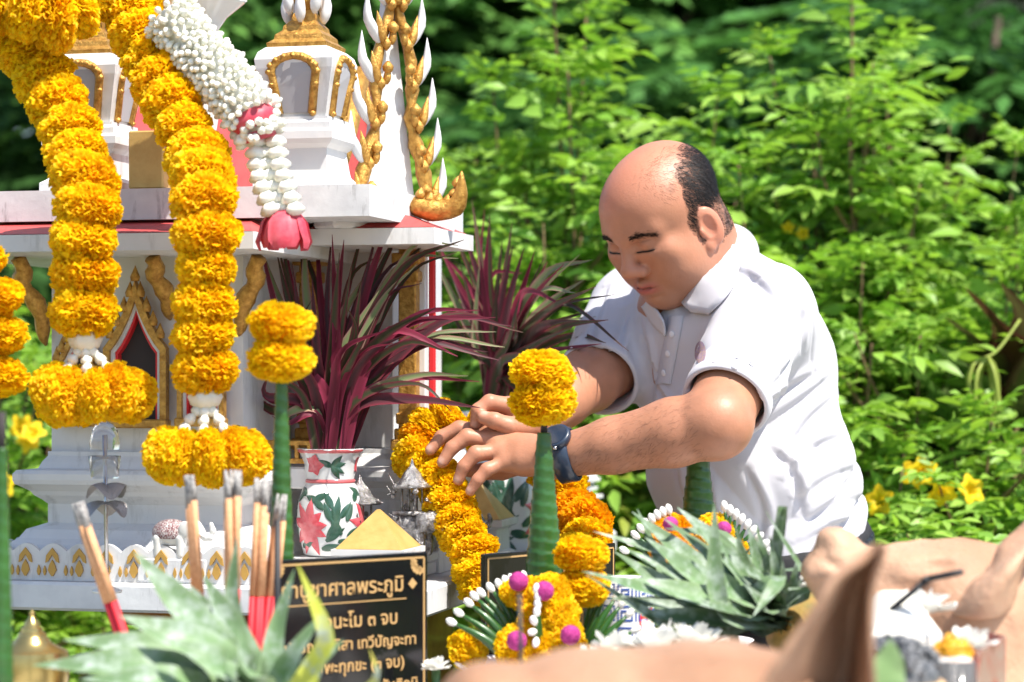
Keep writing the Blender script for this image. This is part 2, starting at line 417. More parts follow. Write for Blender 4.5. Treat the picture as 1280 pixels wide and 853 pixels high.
shrub('flowering_shrub', 'green shrub with a yellow bud beside the gilded roof tail', 'shrub', G(590, 5.2), [(D(595,200,5.2),8),(D(548,200,5.3),7),(D(640,260,5.2),8),(D(560,320,5.1),7)], 'bright shrubs behind the man', seed=4, spread=.6, flowers=[D(541,180,4.95)])
shrub('flowering_shrub', 'leafy green shrub beyond the right hand, below the red leaved plants', 'shrub', G(680, 5.5), [(D(690,360,5.5),9),(D(760,400,5.4),9),(D(620,380,5.4),8),(D(800,470,5.2),8),(D(660,440,5.3),8)], 'low shrubs behind the offerings', seed=5, spread=.8)
shrub('flowering_shrub', 'dense light green shrub beside the back of the white shirt', 'shrub', G(1100, 4.7), [(D(1120,330,4.7),10),(D(1060,330,4.8),9),(D(1180,380,4.8),8),(D(1090,430,4.5),9),(D(1150,420,4.5),9)], 'bright shrubs behind the man', seed=6, spread=.75, flowers=[])
shrub('flowering_shrub', 'light green shrub at the far right with drooping pods over dark red leaves', 'shrub', G(1290, 4.8), [(D(1270,270,4.9),10),(D(1310,330,4.7),9),(D(1230,380,5.0),7)], 'bright shrubs behind the man', seed=7, spread=.7)
shrub('flowering_shrub', 'low shrub with yellow trumpet flowers behind the pig heads', 'shrub', G(1180, 4.35), [(D(1130,560,4.35),11),(D(1190,560,4.4),11),(D(1240,520,4.3),11),(D(1090,590,4.4),9),(D(1280,560,4.3),10),(D(1150,640,4.2),9)], 'low shrubs behind the offerings', seed=8, spread=1.0, leaf_len=.12, per_m=52, flowers=[D(1099,626,4.1),D(1153,590,4.1),D(1178,616,4.1),D(1146,592,4.12),D(1214,612,4.15)])
shrub('flowering_shrub', 'low bushy shrub beyond the straw and the far pig ear', 'shrub', G(1220, 3.95), [(D(1180,700,3.95),10),(D(1260,690,3.95),10),(D(1120,700,4.0),9),(D(1300,760,3.8),9),(D(1220,780,3.8),9)], 'low shrubs behind the offerings', seed=9, spread=1.0, leaf_len=.11, per_m=52)
shrub('flowering_shrub', 'green shrub with yellow flowers beside the left wall of the shrine', 'shrub', G(10, 4.9), [(D(20,330,4.9),8),(D(-20,420,4.9),8),(D(45,450,4.8),8),(D(10,560,4.7),8)], 'low shrubs behind the offerings', seed=10, spread=.8, flowers=[D(28,535,4.6),D(40,540,4.6),D(36,550,4.62),D(3,606,4.5)])
shrub('flowering_shrub', 'low green bush seen below the shrine slab beside the brass lid', 'shrub', G(100, 5.0), [(D(60,700,5.0),9),(D(130,720,5.0),9),(D(10,690,4.9),9),(D(180,740,5.0),8)], 'low shrubs behind the offerings', seed=11, spread=1.0, col=(.24,.38,.04))
shrub('flowering_shrub', 'low yellow green weeds between the shrine corner post and the man', 'shrub', G(780, 4.8), [(D(770,600,4.8),9),(D(800,560,4.9),9),(D(740,570,4.9),8),(D(720,650,4.8),8),(D(830,640,4.8),8)], 'low shrubs behind the offerings', seed=12, spread=1.0, col=(.24,.36,.04), col2=(.36,.40,.07), leaf_len=.15)
shrub('flowering_shrub', 'low yellow green weeds below the shrine corner behind the hanging garland', 'shrub', G(590, 4.9), [(D(580,740,4.9),9),(D(640,720,4.9),9),(D(540,760,4.9),8),(D(690,740,4.8),8)], 'low shrubs behind the offerings', seed=13, spread=1.0, col=(.30,.46,.05), leaf_len=.12)
# red canna by the right edge
M_canna = mat('canna_leaf', (1,1,1), .4, attr=True, transl=.3)
cn = thing('canna_plant', 'broad leaved plant with dark red and green leaves amid the shrubs', 'plant', G(1240, 4.6))
def strap(parent, pts, w, m, c1, c2, up=(0,-.3,1), fold=.25, n=14, name='leaf', pw=.55, thick=0):
    """ribbon leaf along a path; c1 centre colour, c2 edge colour"""
    p = spline(pts, n); t = np.linspace(0, 1, n); ta = np.gradient(p, axis=0); ta /= np.linalg.norm(ta, axis=1, keepdims=True)
    s = np.cross(ta, np.array(up, float)); s /= np.maximum(np.linalg.norm(s, axis=1, keepdims=True), 1e-6); nn = np.cross(s, ta)
    ww = w*.5*np.clip(np.sin(PI*(.06+.94*t)**pw), .03, 1)**.8; ww[-1] = .0004
    V = []; C = []
    for k, f in ((-1, 1), (-.6, .55), (0, 0), (.6, .55), (1, 1)):
        V.append(p+s*(ww*k)[:, None]+nn*(ww*fold*f)[:, None]+nn*(.12*ww*np.sin(t*17+k*2))[:, None]*abs(k)); cc = np.array(c1)*(1-abs(k)**2)+np.array(c2)*abs(k)**2; C.append(np.tile(cc, (n, 1))*(1-.15*np.sin(t*9)[:, None]))
    F = []
    for k in range(4):
        for i in range(n-1): F.append((k*n+i, k*n+i+1, (k+1)*n+i+1, (k+1)*n+i))
    me = np_mesh(name, np.vstack(V), np.array(F), True, np.vstack(C)); return link_mesh(name, me, m, parent)
for (x0,y0,x1,y1,x2,y2,w,c1,c2) in ((1245,520,1262,440,1205,358,.06,(.10,.05,.02),(.06,.012,.016)),(1250,520,1285,420,1250,352,.055,(.10,.09,.03),(.06,.012,.016)),(1225,540,1230,450,1180,395,.055,(.10,.12,.03),(.05,.02,.016)),(1240,560,1215,470,1255,435,.06,(.07,.012,.018),(.06,.01,.014)),
    (1190,580,1185,520,1130,452,.07,(.10,.20,.04),(.12,.2,.05)),(1215,560,1210,480,1170,432,.065,(.10,.20,.04),(.16,.22,.08)),(1265,560,1290,480,1310,400,.06,(.08,.10,.03),(.06,.012,.016))):
    strap(cn, [P(x0,y0+40,4.62), P(x0,y0-30,4.6), P(x1,y1,4.5), P(x2,y2,4.4)], w*2, M_canna, c1, c2, fold=.35)
cs = MB()
for px in (1240,1215,1265): cs.tube([G(px,4.64), P(px,560,4.62)], [.014,.009], 7)
cs.build('stem', M_stem, cn, True)
pods = thing('seed_pods', 'bunch of thin yellow green seed pods hanging before the dark red leaves', 'seed pods', P(1232,450,4.35))
M_pod = mat('pod', (.30,.36,.06), .5, transl=.2)
for k in range(11):
    x = 1222+rng.uniform(-14, 26); y1 = rng.uniform(500, 570); d = 4.35+rng.uniform(-.03,.03)
    MB().tube(spline([P(1226+k, 447, 4.35), P(x, 470, d), P(x+rng.uniform(-8,12), y1, d)], 8), [.002,.0032,.0036,.0036,.0036,.0034,.003,.0012], 6).build('pod', M_pod, pods, True)
MB().tube(spline([P(1218,452,4.36), P(1245,440,4.37), P(1275,400,4.4)], 8), .0028, 6).build('stalk', M_pod, pods, True)
# far trees: trunk, limbs and crowns of feathery fronds in flat layers
M_bark = mat('tree_bark', (.15,.11,.08), .9, var=((.07,.05,.04), 6, .9), bump=(14,.9,.03))
def far_tree(name, label, base, h, crown_c, crown_r, n, col, col2, frond=.5, flat=.35, seed=0, group='trees far behind the shrubs', tm=LEAF1, pairs=13, ll=.40, lobes=26, hang=0):
    r = np.random.default_rng(seed); t = thing(name, label, 'tree', base, group=group); base = np.array(base, float); cc = np.array(crown_c, float)
    tb = MB(); top = np.array([cc[0], cc[1], cc[2]])
    tb.tube(spline([base, base*.6+top*.4+r.normal(0,.12,3), top], 10), list(np.linspace(.16, .04, 10)), 9)
    lob = cc+np.clip(r.normal(0, .5, (lobes, 3)), -1, 1)*np.array(crown_r)
    for q in lob[:14]:
        st = base+(top-base)*r.uniform(.3, .9); tb.tube(spline([st, (st+q)/2+np.array([0,0,.15]), q], 7), list(np.linspace(.045, .01, 7)), 6)
    tb.build('trunk', M_bark, t, True)
    cl = Cloud(); k = r.integers(0, lobes, n)
    off = r.normal(0, 1, (n, 3)); off /= np.linalg.norm(off, axis=1, keepdims=True); off *= r.uniform(.35, 1, (n, 1))**.6*np.array([crown_r[0]*.36, crown_r[1]*.36, crown_r[2]*.26])
    pos = lob[k]+off; a = np.arctan2(off[:, 1], off[:, 0])+r.normal(0, .7, n)
    d = np.stack([np.cos(a), np.sin(a), r.normal(.05-hang, flat*.6, n)], 1); up = np.array([0,0,1.])+r.normal(0, flat, (n, 3))
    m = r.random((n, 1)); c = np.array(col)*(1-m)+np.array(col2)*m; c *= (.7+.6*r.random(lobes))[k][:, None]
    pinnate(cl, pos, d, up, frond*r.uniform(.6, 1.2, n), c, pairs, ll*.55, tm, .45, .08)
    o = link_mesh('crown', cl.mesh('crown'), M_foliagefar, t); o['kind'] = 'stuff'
    return t
far_tree('feathery_tree', 'dark feathery tree with flat layered fronds behind the gilded spires', (-.9,9.2,0), 4, D(420,60,9.0), (1.25,.7,1.1), 992, (.055,.155,.036), (.12,.27,.05), .62, .22, 21)
far_tree('feathery_tree', 'dark feathery tree with flat layered fronds beyond the tallest thin shrub', (.2,9.8,0), 4, D(640,150,9.6), (1.2,.6,1.1), 896, (.055,.155,.036), (.12,.27,.05), .62, .22, 22)
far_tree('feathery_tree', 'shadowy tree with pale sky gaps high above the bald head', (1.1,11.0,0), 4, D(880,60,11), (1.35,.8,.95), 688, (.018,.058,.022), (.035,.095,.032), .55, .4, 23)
far_tree('feathery_tree', 'green layered tree with horizontal fronds behind the arching shrub tips', (1.75,8.2,0), 3, D(1120,250,8.0), (.9,.6,.65), 672, (.03,.10,.022), (.07,.19,.035), .55, .16, 24)
far_tree('feathery_tree', 'green layered tree standing behind the shoulder and low shrubs', (1.3,8.6,0), 3, D(950,330,8.4), (1.0,.6,.7), 736, (.04,.14,.025), (.09,.23,.04), .55, .2, 25)
far_tree('broadleaf_tree', 'grey green small leaved tree in the shade beyond the dark red leaves', (2.3,9.6,0), 4, D(1235,120,9.4), (.95,.7,1.15), 992, (.035,.055,.032), (.075,.10,.06), .36, .6, 26, ll=.5, pairs=6)
far_tree('broadleaf_tree', 'dark tree behind the left wall of the shrine', (-2.1,8.6,0), 4, D(60,330,8.5), (1.1,.6,1.2), 832, (.03,.10,.025), (.07,.16,.03), .5, .4, 27)
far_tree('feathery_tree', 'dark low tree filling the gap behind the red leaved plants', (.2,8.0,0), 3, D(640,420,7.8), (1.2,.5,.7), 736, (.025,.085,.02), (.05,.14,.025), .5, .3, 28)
# the wood behind: one far mass of leaves, closing the view
cl = Cloud(); n = 7000; wx = rng.uniform(-6.5, 7.5, n); wy = rng.uniform(13.5, 17, n); wz = rng.uniform(0, 1, n)**.8*4.6
keep = vnoise(np.stack([wx*.9, wy*.5, wz*.9], 1), 5) > -.28
gap = (np.abs(wx/wy*FOC+640-815) < 60) & (np.abs(470-(wz-HC)/wy*FOC-105) < 75) & (rng.random(n) < .93)
wx, wy, wz = [q[keep & ~gap] for q in (wx, wy, wz)]; n = len(wx)
pinnate(cl, np.stack([wx, wy, wz], 1), rng.normal(0, 1, (n, 3))*[1,1,.4], np.array([0,-.5,1.])+rng.normal(0,.4,(n,3)), rng.uniform(.5, .95, n), np.array([(.05,.13,.045)])*rng.uniform(.6, 1.9, (n, 1)), 4, .5, LEAFQ, .4)
tag(link_mesh('far_wood', cl.mesh('far_wood'), M_foliagefar), 'dark far-off wood behind the trees', 'wood', kind='stuff')
wt = MB()
for k in range(26):
    x = -6.5+k*.55+rng.uniform(-.2,.2); y = rng.uniform(14, 17); wt.tube([(x,y,0),(x+rng.uniform(-.2,.2),y,2.2),(x+rng.uniform(-.4,.4),y,4.6)], [.14,.10,.04], 7)
tag(wt.build('far_wood_trunks', M_bark, None, True), 'trunks of the far-off wood', 'wood', kind='stuff')
# grass on the lawn behind the shrine
cl = Cloud(); n = 26000; x = rng.uniform(-2.4, 2.6, n); y = rng.uniform(3.9, 8.5, n)
pos = np.stack([x, y, ground_z(x, y)], 1); d = np.stack([rng.normal(0,.35,n), rng.normal(0,.35,n), np.ones(n)], 1)
BL = (np.array([(0,.06,0),(0,-.06,0),(.6,-.045,.06),(.6,.045,.06),(1,.004,.2),(1,-.004,.2)], float), np.array([(0,1,2,3),(3,2,5,4)]))
cl.add(BL, pos, rotm(d, np.stack([np.cos(x*90), np.sin(x*90), 0*x], 1)), rng.uniform(.06, .2, n), np.array([(.12,.20,.025)])*rng.uniform(.6, 1.5, (n, 1)))
tag(link_mesh('grass', cl.mesh('grass'), M_foliage), 'rough green grass growing on the ground behind the shrine', 'grass', kind='stuff')
# ------------------------------------------------------------------ the spirit house on its platform
YAW = R(14); E1 = Vector((math.cos(YAW), -math.sin(YAW), 0)); E2 = Vector((math.sin(YAW), math.cos(YAW), 0)); EZ = Vector((0,0,1))
SO = Vector((-.128, 3.1, 0))                    # front right corner of the platform slab, on the ground
SM = frame(SO, E1, E2, EZ)                      # local (u along the front, v into depth, z up) -> world
def S(u, v, z): return SM @ Vector((u, v, z))
def uv_at(px, v):                               # u of the point on the plane v=const seen at pixel column px
    k = (px-640)/FOC; return (k*(3.1+E2.y*v)+.128-E2.x*v)/(E1.x-k*E1.y)
def zat(py, u, v): return HC+(470-py)/FOC*S(u, v, 0).y
house = thing('spirit_house', 'white and gold spirit house with red roof edges on a concrete platform', 'spirit house', S(-.3,.6,0), (0,0,-YAW))
# pillar and slab
pl = MB(); pl.rectloft([(-.50,-.12,.35,.80,z) if False else (-.50,-.16,.30,.78,z) for z in (0,.9)], SM); pl.rectloft([(-.52,-.14,.28,.80,.90),(-.54,-.12,.26,.82,.9465)], SM)
M_pillar = mat('maroon_gold_pillar', (.20,.012,.012), .4, var=((.45,.20,.03), 14, .9), coat=.3)
pl.build('pillar', M_pillar, house)
SZ = .985
sb_ = MB(); sb_.box(S(-.305,.625,SZ-.019), (.635,1.25,.038), SM.to_3x3(), .004); sb_.build('platform_slab', M_slab, house)
def mould(levels, rect, mt, name, smooth=False):
    """stack of rectangular rings: levels (offset, z) around rect (u0,u1,v0,v1)"""
    u0, u1, v0, v1 = rect; mb = MB(); mb.rectloft([(u0-o, u1+o, v0-o, v1+o, z) for o, z in levels], SM)
    return mb.build(name, mt, house, smooth)
BASE = [(.050,SZ+.001),(.050,1.018),(.042,1.030),(.030,1.038),(.022,1.050),(.0,1.058),(.0,1.084),(.006,1.090),(.014,1.096),(.018,1.102),(.030,1.110),(.034,1.112),(.036,1.118),(.036,1.126),(.032,1.131),(.010,1.133),(.006,1.142),(0,1.150),(0,1.156)]
FW = (uv_at(60,.1), uv_at(300,.1), .10, .46)     # front wing walls
mould(BASE, FW, M_white, 'wing_base')
RW = (-.27, -.085, .30, .66)                     # right wing
mould(BASE, RW, M_white, 'wing_base')
mould([(0,1.155),(0,1.425)], (FW[0],FW[1],FW[2]+.012,FW[3]), M_white, 'wall')
mould([(0,1.157),(0,1.44)], (-.36,RW[1]-.05,.36,.62), M_white, 'wall')
# scalloped fence with gold lotus petals along the front and left edges of the slab
def scallop(p0, p1, n, nrm):
    p0 = Vector(p0); p1 = Vector(p1); ax = (p1-p0)/n; L = ax.length
    mb = MB(); poly = []
    for i in range(n):
        for k in range(6): t = k/6; poly.append((L*(i+t), .039+.011*math.sin(PI*t)))
    poly.append((L*n, .039)); poly = [(0,0)]+poly+[(L*n,0)]
    Mx = frame(p0, ax.normalized(), Vector(nrm), EZ); mb.prism(poly[::-1], Mx, -.008)
    f = mb.build('lotus_fence', M_white, house)
    for i in range(n):
        for (cx, z0, w, h, kind) in ((.5,.006,.30,.022,0),(.5,.024,.50,.020,1),(.0,.007,.13,.014,0),(.22,.007,.11,.013,0)):
            m = MB(); X = L*(i+cx); W = L*w*.5
            if X-W < 0: continue
            if kind == 0: pol = [(X-W*.2,z0),(X-W,z0+h*.35),(X-W*.75,z0+h*.65),(X,z0+h),(X+W*.75,z0+h*.65),(X+W,z0+h*.35),(X+W*.2,z0)]
            else: pol = [(X-W,z0),(X-W*.85,z0+h*.5),(X,z0+h),(X+W*.85,z0+h*.5),(X+W,z0),(X+W*.6,z0+h*.1),(X,z0+h*.55),(X-W*.6,z0+h*.1)]
            Mf = frame(p0+Vector(nrm)*.0005, ax.normalized(), Vector(nrm), EZ); m.prism(pol, Mf, .003); m.build('lotus_petal', M_goldpetal, f)
M_goldpetal = mat('ochre_gold_petal', (.50,.29,.07), .45, bump=(90,.4,.002), metal=.3)
scallop(S(-.605,.020,SZ+.0005), S(-.215,.020,SZ+.0005), 10, -E2)
scallop(S(-.607,.9,SZ+.0005), S(-.607,.03,SZ+.0005), 24, -E1)
# gold pointed door frames with red reveals on the front wall
def arch_pts(w, h, sh, n=5):
    """half-width w, total height h, springing at sh: pointed ogee outline from bottom left over the apex to bottom right"""
    pts = [(-w,0),(-w,sh)]
    for k in range(1, n+1):
        t = k/n; pts.append((-w*(1-t)**1.15, sh+(h-sh)*(t**1.2)))
    return pts+[(-x, z) for x, z in reversed(pts[:-1])]
def arch(px, py0, py1, wpx, v, name, apex=True):
    u = uv_at(px, v); Y = S(u, v, 0).y; k = Y/FOC; z0 = HC+(470-py0)*k; h = (py0-py1)*k; w = wpx*k/2
    Mx = frame(S(u, v, z0), E1, E2, EZ); fr = None
    def ring(o, i, y0, y1, nm, m, parent):
        mb = MB(); n = len(o); loops = [[Mx @ Vector((x, y, z)) for x, z in q] for q, y in ((o, y0), (o, y1), (i, y1), (i, y0))]
        nn = mb.verts([p for l in loops for p in l])
        for a in range(4):
            b = (a+1) % 4
            for j in range(n-1): mb.face(nn+a*n+j, nn+a*n+j+1, nn+b*n+j+1, nn+b*n+j)
        return mb.build(nm, m, parent)
    o = arch_pts(w, h, h*.52); i1 = arch_pts(w*.80, h*.86, h*.50); i2 = arch_pts(w*.68, h*.80, h*.49); i3 = arch_pts(w*.60, h*.76, h*.48)
    fr = ring(o, i1, 0, -.012, name, M_gold, house)
    ring(i1, i2, .002, -.006, 'inner_moulding', M_white, fr)
    ring(i2, i3, .009, -.003, 'reveal', M_redcloth, fr)
    mb = MB(); pol = i2; mb.prism(pol, Mx @ Matrix.Translation((0,.0105,0)), .001); mb.build('opening_shade', M_dark, fr)  # near-black sheet on the wall stands in for the shade inside the arch
    # gilded crockets along the frame
    for j in range(2, len(o)-2):
        q = Mx @ Vector((o[j][0]*1.02, -.008, o[j][1])); m = MB(); m.lathe([(.006,0),(.007,.006),(.0035,.014),(0,.022)], q, 7, frame((0,0,0), E1, E2, EZ).to_3x3()); m.build('crocket', M_gold, fr, True)
    m = MB(); m.box(Mx @ Vector((0,-.008,-.004)), (w*2.1,.022,.012), SM.to_3x3(), .002); m.build('sill', M_gold, fr)
    return fr
arch(172, 526, 352, 84, .10, 'door_frame'); arch(97, 524, 402, 62, .10, 'window_frame'); arch(254, 524, 402, 62, .10, 'window_frame')
# gold panel by the right of the front wing, gold columns with white and red edges on the right wing
def post(u, v, w, z0, z1, m, name, par=house, bev=.002):
    mb = MB(); mb.box(S(u, v, (z0+z1)/2), (w, w, z1-z0), SM.to_3x3(), bev); return mb.build(name, m, par)
for px, v in ((388,.30),(512,.30)):
    u = uv_at(px, v); c = post(u, v, .026, 1.170, 1.45, M_gold, 'column')
    for z, w in ((1.163,.044),(1.178,.036),(1.20,.032),(1.40,.034),(1.425,.042)): post(u, v, w, z-.008, z+.008, M_gold, 'column_band', c)
u = uv_at(527,.305); post(u, .312, .012, 1.156, 1.449, M_white, 'corner_strip'); post(uv_at(535,.30), .322, .009, 1.157, 1.449, M_redcloth, 'corner_strip')
# raised floor with gold rail in the recess between the wings
mb = MB(); mb.box(S(-.245,.235,1.12), (.10,.13,.03), SM.to_3x3(), .003); mb.build('recess_floor', M_white, house)
for z in (1.143,1.168):
    mb = MB(); mb.box(S(-.235,.175,z), (.085,.010,.007), SM.to_3x3(), .001); mb.build('gold_rail', M_gold, house)
for k in range(5):
    mb = MB(); mb.box(S(-.27+.018*k,.175,1.155), (.006,.007,.022), SM.to_3x3(), .001); mb.build('rail_post', M_gold, house)
# naga brackets under the eaves
def bracket(px, y0, y1, v, dx):
    pts = [P(px+dx*f, y0+(y1-y0)*t, S(uv_at(px,v),v,0).y+.02-.05*(1-t)) for t, f in ((0,1),(.15,.75),(.3,.85),(.5,.35),(.7,.1),(.9,.05),(1,-.05))]
    mb = MB(); mb.tube(spline(pts, 14), [.011,.010,.012,.014,.012,.010,.012,.014,.012,.010,.011,.010,.007,.002], 8); return mb.build('eave_bracket', M_gold, house, True)
bracket(56, 322, 432, .09, -34); bracket(212, 322, 400, .09, -22); bracket(300, 322, 420, .09, 24)
# eaves, roof slopes
mb = MB(); mb.rectloft([(-.68,-.19,-.07,.60,1.422),(-.68,-.19,-.07,.60,1.444)], SM); mb.build('eave', M_white, house)
mb = MB(); mb.rectloft([(-.675,-.195,-.065,.595,1.445),(-.60,-.24,.06,.55,1.468)], SM); mb.build('roof_slope', M_red, house)
UR = uv_at(578,.30); mb = MB(); mb.rectloft([(-.198,UR,.155,.36,1.438),(-.198,UR,.155,.36,1.460)], SM); mb.build('eave', M_white, house)
mb = MB(); mb.rectloft([(-.195,UR-.006,.160,.355,1.461),(-.15,UR-.075,.215,.35,1.489)], SM); mb.build('roof_slope', M_red, house)
mb = MB(); mb.rectloft([(-.655,-.068,.035,.5,1.4685),(-.655,-.068,.035,.5,1.510)], SM); mb.build('roof_plinth', M_slab, house)
# upper roof with gilded ridge behind the turrets
mb = MB(); A = [(.28,1.511),(.42,1.695),(.56,1.511)]; UE = uv_at(446,.40)
for u0, u1 in ((-.60,UE),):
    mb.loft([[S(u, v, z) for v, z in A] for u in (u0, u1)], True, True, True)
mb.build('upper_roof', M_red, house)
for u in (-.60,UE):
    for s in (0, 1):
        mb = MB(); mb.tube([S(u, A[1][0], A[1][1]+.01), S(u-.0, (A[1][0]+A[2*s][0])/2, 1.60), S(u, A[2*s][0]+(.02 if s else -.02), 1.515)], [.016,.014,.018], 8); mb.build('barge_board', M_gold, house, True)
mb = MB(); mb.tube([S(-.62,.42,1.700), S(UE+.01,.42,1.700)], .013, 8); mb.build('roof_ridge', M_gold, house)
# turret: moulded base, lantern with arched gold windows, stepped gold roof and spire
def flame(parent, base, tip, w, m, thick=.35, bend=(0,0,0)):
    base = Vector(base); tip = Vector(tip); mid = (base+tip)/2+Vector(bend); mb = MB()
    mb.tube(spline([base, base.lerp(mid,.6), mid, tip], 9), [w*.35,w*.8,w,w,w*.9,w*.75,w*.55,w*.3,w*.03], 7); return mb.build('flame_finial', m, parent, True)
def turret(u, v):
    tm_ = Matrix(SM); tm_.translation = S(u, v, 0); q = lambda x, y, z: tm_ @ Vector((x, y, z))
    def sq(levels, m, nm, par=house): mb = MB(); mb.rectloft([(-r,r,-r,r,z) for r, z in levels], tm_); return mb.build(nm, m, par)
    sq([(.056,1.5105),(.056,1.522),(.050,1.526),(.043,1.532),(.043,1.562),(.050,1.568),(.054,1.574),(.054,1.584),(.049,1.588),(.049,1.596),(.045,1.600),(.045,1.604)], M_white, 'turret_base')
    lan = sq([(.040,1.6045),(.043,1.62),(.048,1.645),(.053,1.668),(.0545,1.680),(.051,1.690),(.043,1.697),(.034,1.700)], M_white, 'turret_lantern')
    for k in range(4):
        Rk = Matrix.Rotation(k*PI/2, 4, 'Z'); Mk = tm_ @ Rk
        def arc(w, z0, z1, n=8, fo=0): 
            pts = [(-w*.72,z0),(-w*.9,z0+(z1-z0)*.5)]+[(-w*math.cos(PI*t/n), z0+(z1-z0)*(.72+.28*math.sin(PI*t/n))) for t in range(n+1)]+[(w*.9,z0+(z1-z0)*.5),(w*.72,z0)]; return pts
        def yf(z): return -np.interp(z, [1.60,1.62,1.645,1.668,1.685,1.70],[.041,.0435,.0485,.0535,.0515,.036])
        mb = MB(); pts = arc(.031, 1.608, 1.684); mb.tube([Mk @ Vector((x, yf(z)-.001, z)) for x, z in pts], .0058, 6); wf = mb.build('window_frame', M_gold, lan, True)
        for (x, z) in pts[::1]:
            m = MB(); m.lathe([(.0005,-.0045),(.0042,-.002),(.0045,.001),(.0005,.005)], Mk @ Vector((x*1.10, yf(z)-.004, z)), 6); m.build('gold_petal', M_gold, lan, True)
        mb = MB(); ip = arc(.026, 1.609, 1.678); c = mb.verts([Mk @ Vector((x, yf(z)-.0012, z)) for x, z in ip]); mb.face(*range(c, c+len(ip))); mb.build('pane', M_shadepane, lan)
    rf = sq([(.041,1.697),(.042,1.703),(.034,1.709),(.033,1.715),(.025,1.722),(.024,1.728),(.016,1.736),(.014,1.744),(.008,1.754)], M_gold, 'turret_roof')
    sp = MB(); sp.lathe([(.012,1.75),(.018,1.765),(.013,1.78),(.017,1.80),(.010,1.83),(.012,1.85),(.006,1.90),(.004,1.98),(0,2.02)], q(0,0,0), 12); spo = sp.build('spire', M_gold, house, True)
    for k in range(8):
        a = k*PI/4; c, s = math.cos(a), math.sin(a); z = 1.732+.012*(k % 2)
        flame(spo, q(.024*c,.024*s,z), q(.026*c,.026*s,z+.05), .0075, M_white, bend=(.004*c,.004*s,0))
        flame(spo, q(.014*c,.014*s,z+.04), q(.018*c,.018*s,z+.095), .006, M_white if k % 2 else M_gold)
    return lan
M_shadepane = mat('grey_recess_shade', (.36,.36,.38), .6, bump=(40,.2,.001))  # flat grey panes: the shade of window recesses put into the colour
turret(uv_at(383,.11), .11); turret(uv_at(118,.11), .11)
# gold chedi block on the left of the plinth
mb = MB(); mb.box(S(uv_at(182,.05),.075,1.55), (.05,.05,.078), SM.to_3x3(), .002); mb.build('gold_block', M_goldflat, house)
# right gable: white pediment, gilded barge boards with rows of flame finials, upturned tail
ga = R(-38); gx_ = Vector((math.cos(ga), math.sin(ga), 0)); gx_ = Vector((math.cos(R(40)), math.sin(R(40)), 0)); gn = Vector((gx_.y, -gx_.x, 0))
GO = P(487, 268, 3.34); GM = frame(GO, gx_, -gn, EZ)
gw, gh = .046, .345
mb = MB(); mb.prism([(-gw,0),(gw,0),(0,gh)], GM, .012); mb.build('pediment', M_white, house)
mb = MB(); mb.box(GM @ Vector((.0,.01,-.012)), (.21,.05,.022), GM.to_3x3(), .003); mb.build('gable_ledge', M_white, house)
for s in (-1, 1):
    bb = MB(); pts = [GM @ Vector((s*(gw+.010)*(1-t)+s*.006*math.sin(t*14), -.010, t*gh*1.06)) for t in np.linspace(0, 1, 20)]
    bb.tube(pts, [.0105*(1-.45*t)+.0025*math.sin(t*55) for t in np.linspace(0,1,20)], 8); bo = bb.build('barge_board', M_gold, house, True)
    for k in range(6):
        t = .03+k*.16; b0 = GM @ Vector((s*(gw+.012)*(1-t), -.012, t*gh)); b1 = b0+gx_*s*(.012)+EZ*.072
        flame(bo, b0+gx_*s*.006, b1+gx_*s*.016, .0078, M_white, bend=gx_*s*.010)
        flame(bo, b0+gn*.006+gx_*s*.004, b0+gx_*s*.016+EZ*.045+gn*.006, .0065, M_gold); flame(bo, b0+gn*.008-gx_*s*.008, b0-gx_*s*.012+EZ*.03+gn*.008, .0055, M_gold); m = MB(); m.lathe([(.002,-.008),(.007,-.003),(.008,.003),(.002,.010)], b0+gn*.010+EZ*.022-gx_*s*.009, 8); m.build('boss', M_gold, bo, True)
        m = MB(); m.lathe([(.001,-.009),(.006,-.003),(.007,.003),(.001,.011)], b0+gn*.006, 8); m.build('boss', M_gold, bo, True)
m = MB(); m.tube(spline([GM @ Vector((0,-.006,gh)), GM @ Vector((-.01,-.006,gh+.06)), GM @ Vector((.01,-.006,gh+.14)), GM @ Vector((.0,-.006,gh+.22))], 10), [.016,.015,.013,.012,.011,.009,.008,.006,.004,.001], 8); m.build('roof_finial', M_gold, house, True)
tail = MB(); tp = [(518,255),(535,262),(556,263),(570,258),(576,240),(577,214)]
tail.tube(spline([P(x, y, 3.34-.03*i/5) for i, (x, y) in enumerate(tp)], 16), [.015,.015,.015,.016,.016,.015,.014,.014,.014,.013,.011,.010,.008,.006,.004,.001], 9)
to = tail.build('naga_tail', M_gold, house, True)
for k, (x, y) in enumerate(((524,243),(536,249),(547,250),(558,251),(566,242),(570,229))):
    flame(to, P(x, y+6, 3.33), P(x+3, y-9, 3.33), .007, M_gold)
# posts with gold pyramid caps along the right side rail, and the rail
def capped_post(u, v, w, h, cap, name='rail_cap_post'):
    mb = MB(); mb.rectloft([(u-w,u+w,v-w,v+w,SZ+.0005),(u-w,u+w,v-w,v+w,SZ+h*.2),(u-w*.85,u+w*.85,v-w*.85,v+w*.85,SZ+h*.25),(u-w*.85,u+w*.85,v-w*.85,v+w*.85,SZ+h*.75),(u-w*1.1,u+w*1.1,v-w*1.1,v+w*1.1,SZ+h*.85),(u-w*1.1,u+w*1.1,v-w*1.1,v+w*1.1,SZ+h)], SM)
    p = mb.build(name, M_white, house)
    if cap:
        mb = MB(); mb.rectloft([(u-w,u+w,v-w,v+w,SZ+h+.0005),(u-.002,u+.002,v-.002,v+.002,SZ+h+cap)], SM); mb.build('pyramid_cap', M_goldflat, p)
capped_post(-.062,.055,.045,.050,.050); capped_post(-.050,.52,.045,.062,.055); capped_post(-.045,1.165,.030,.105,0)
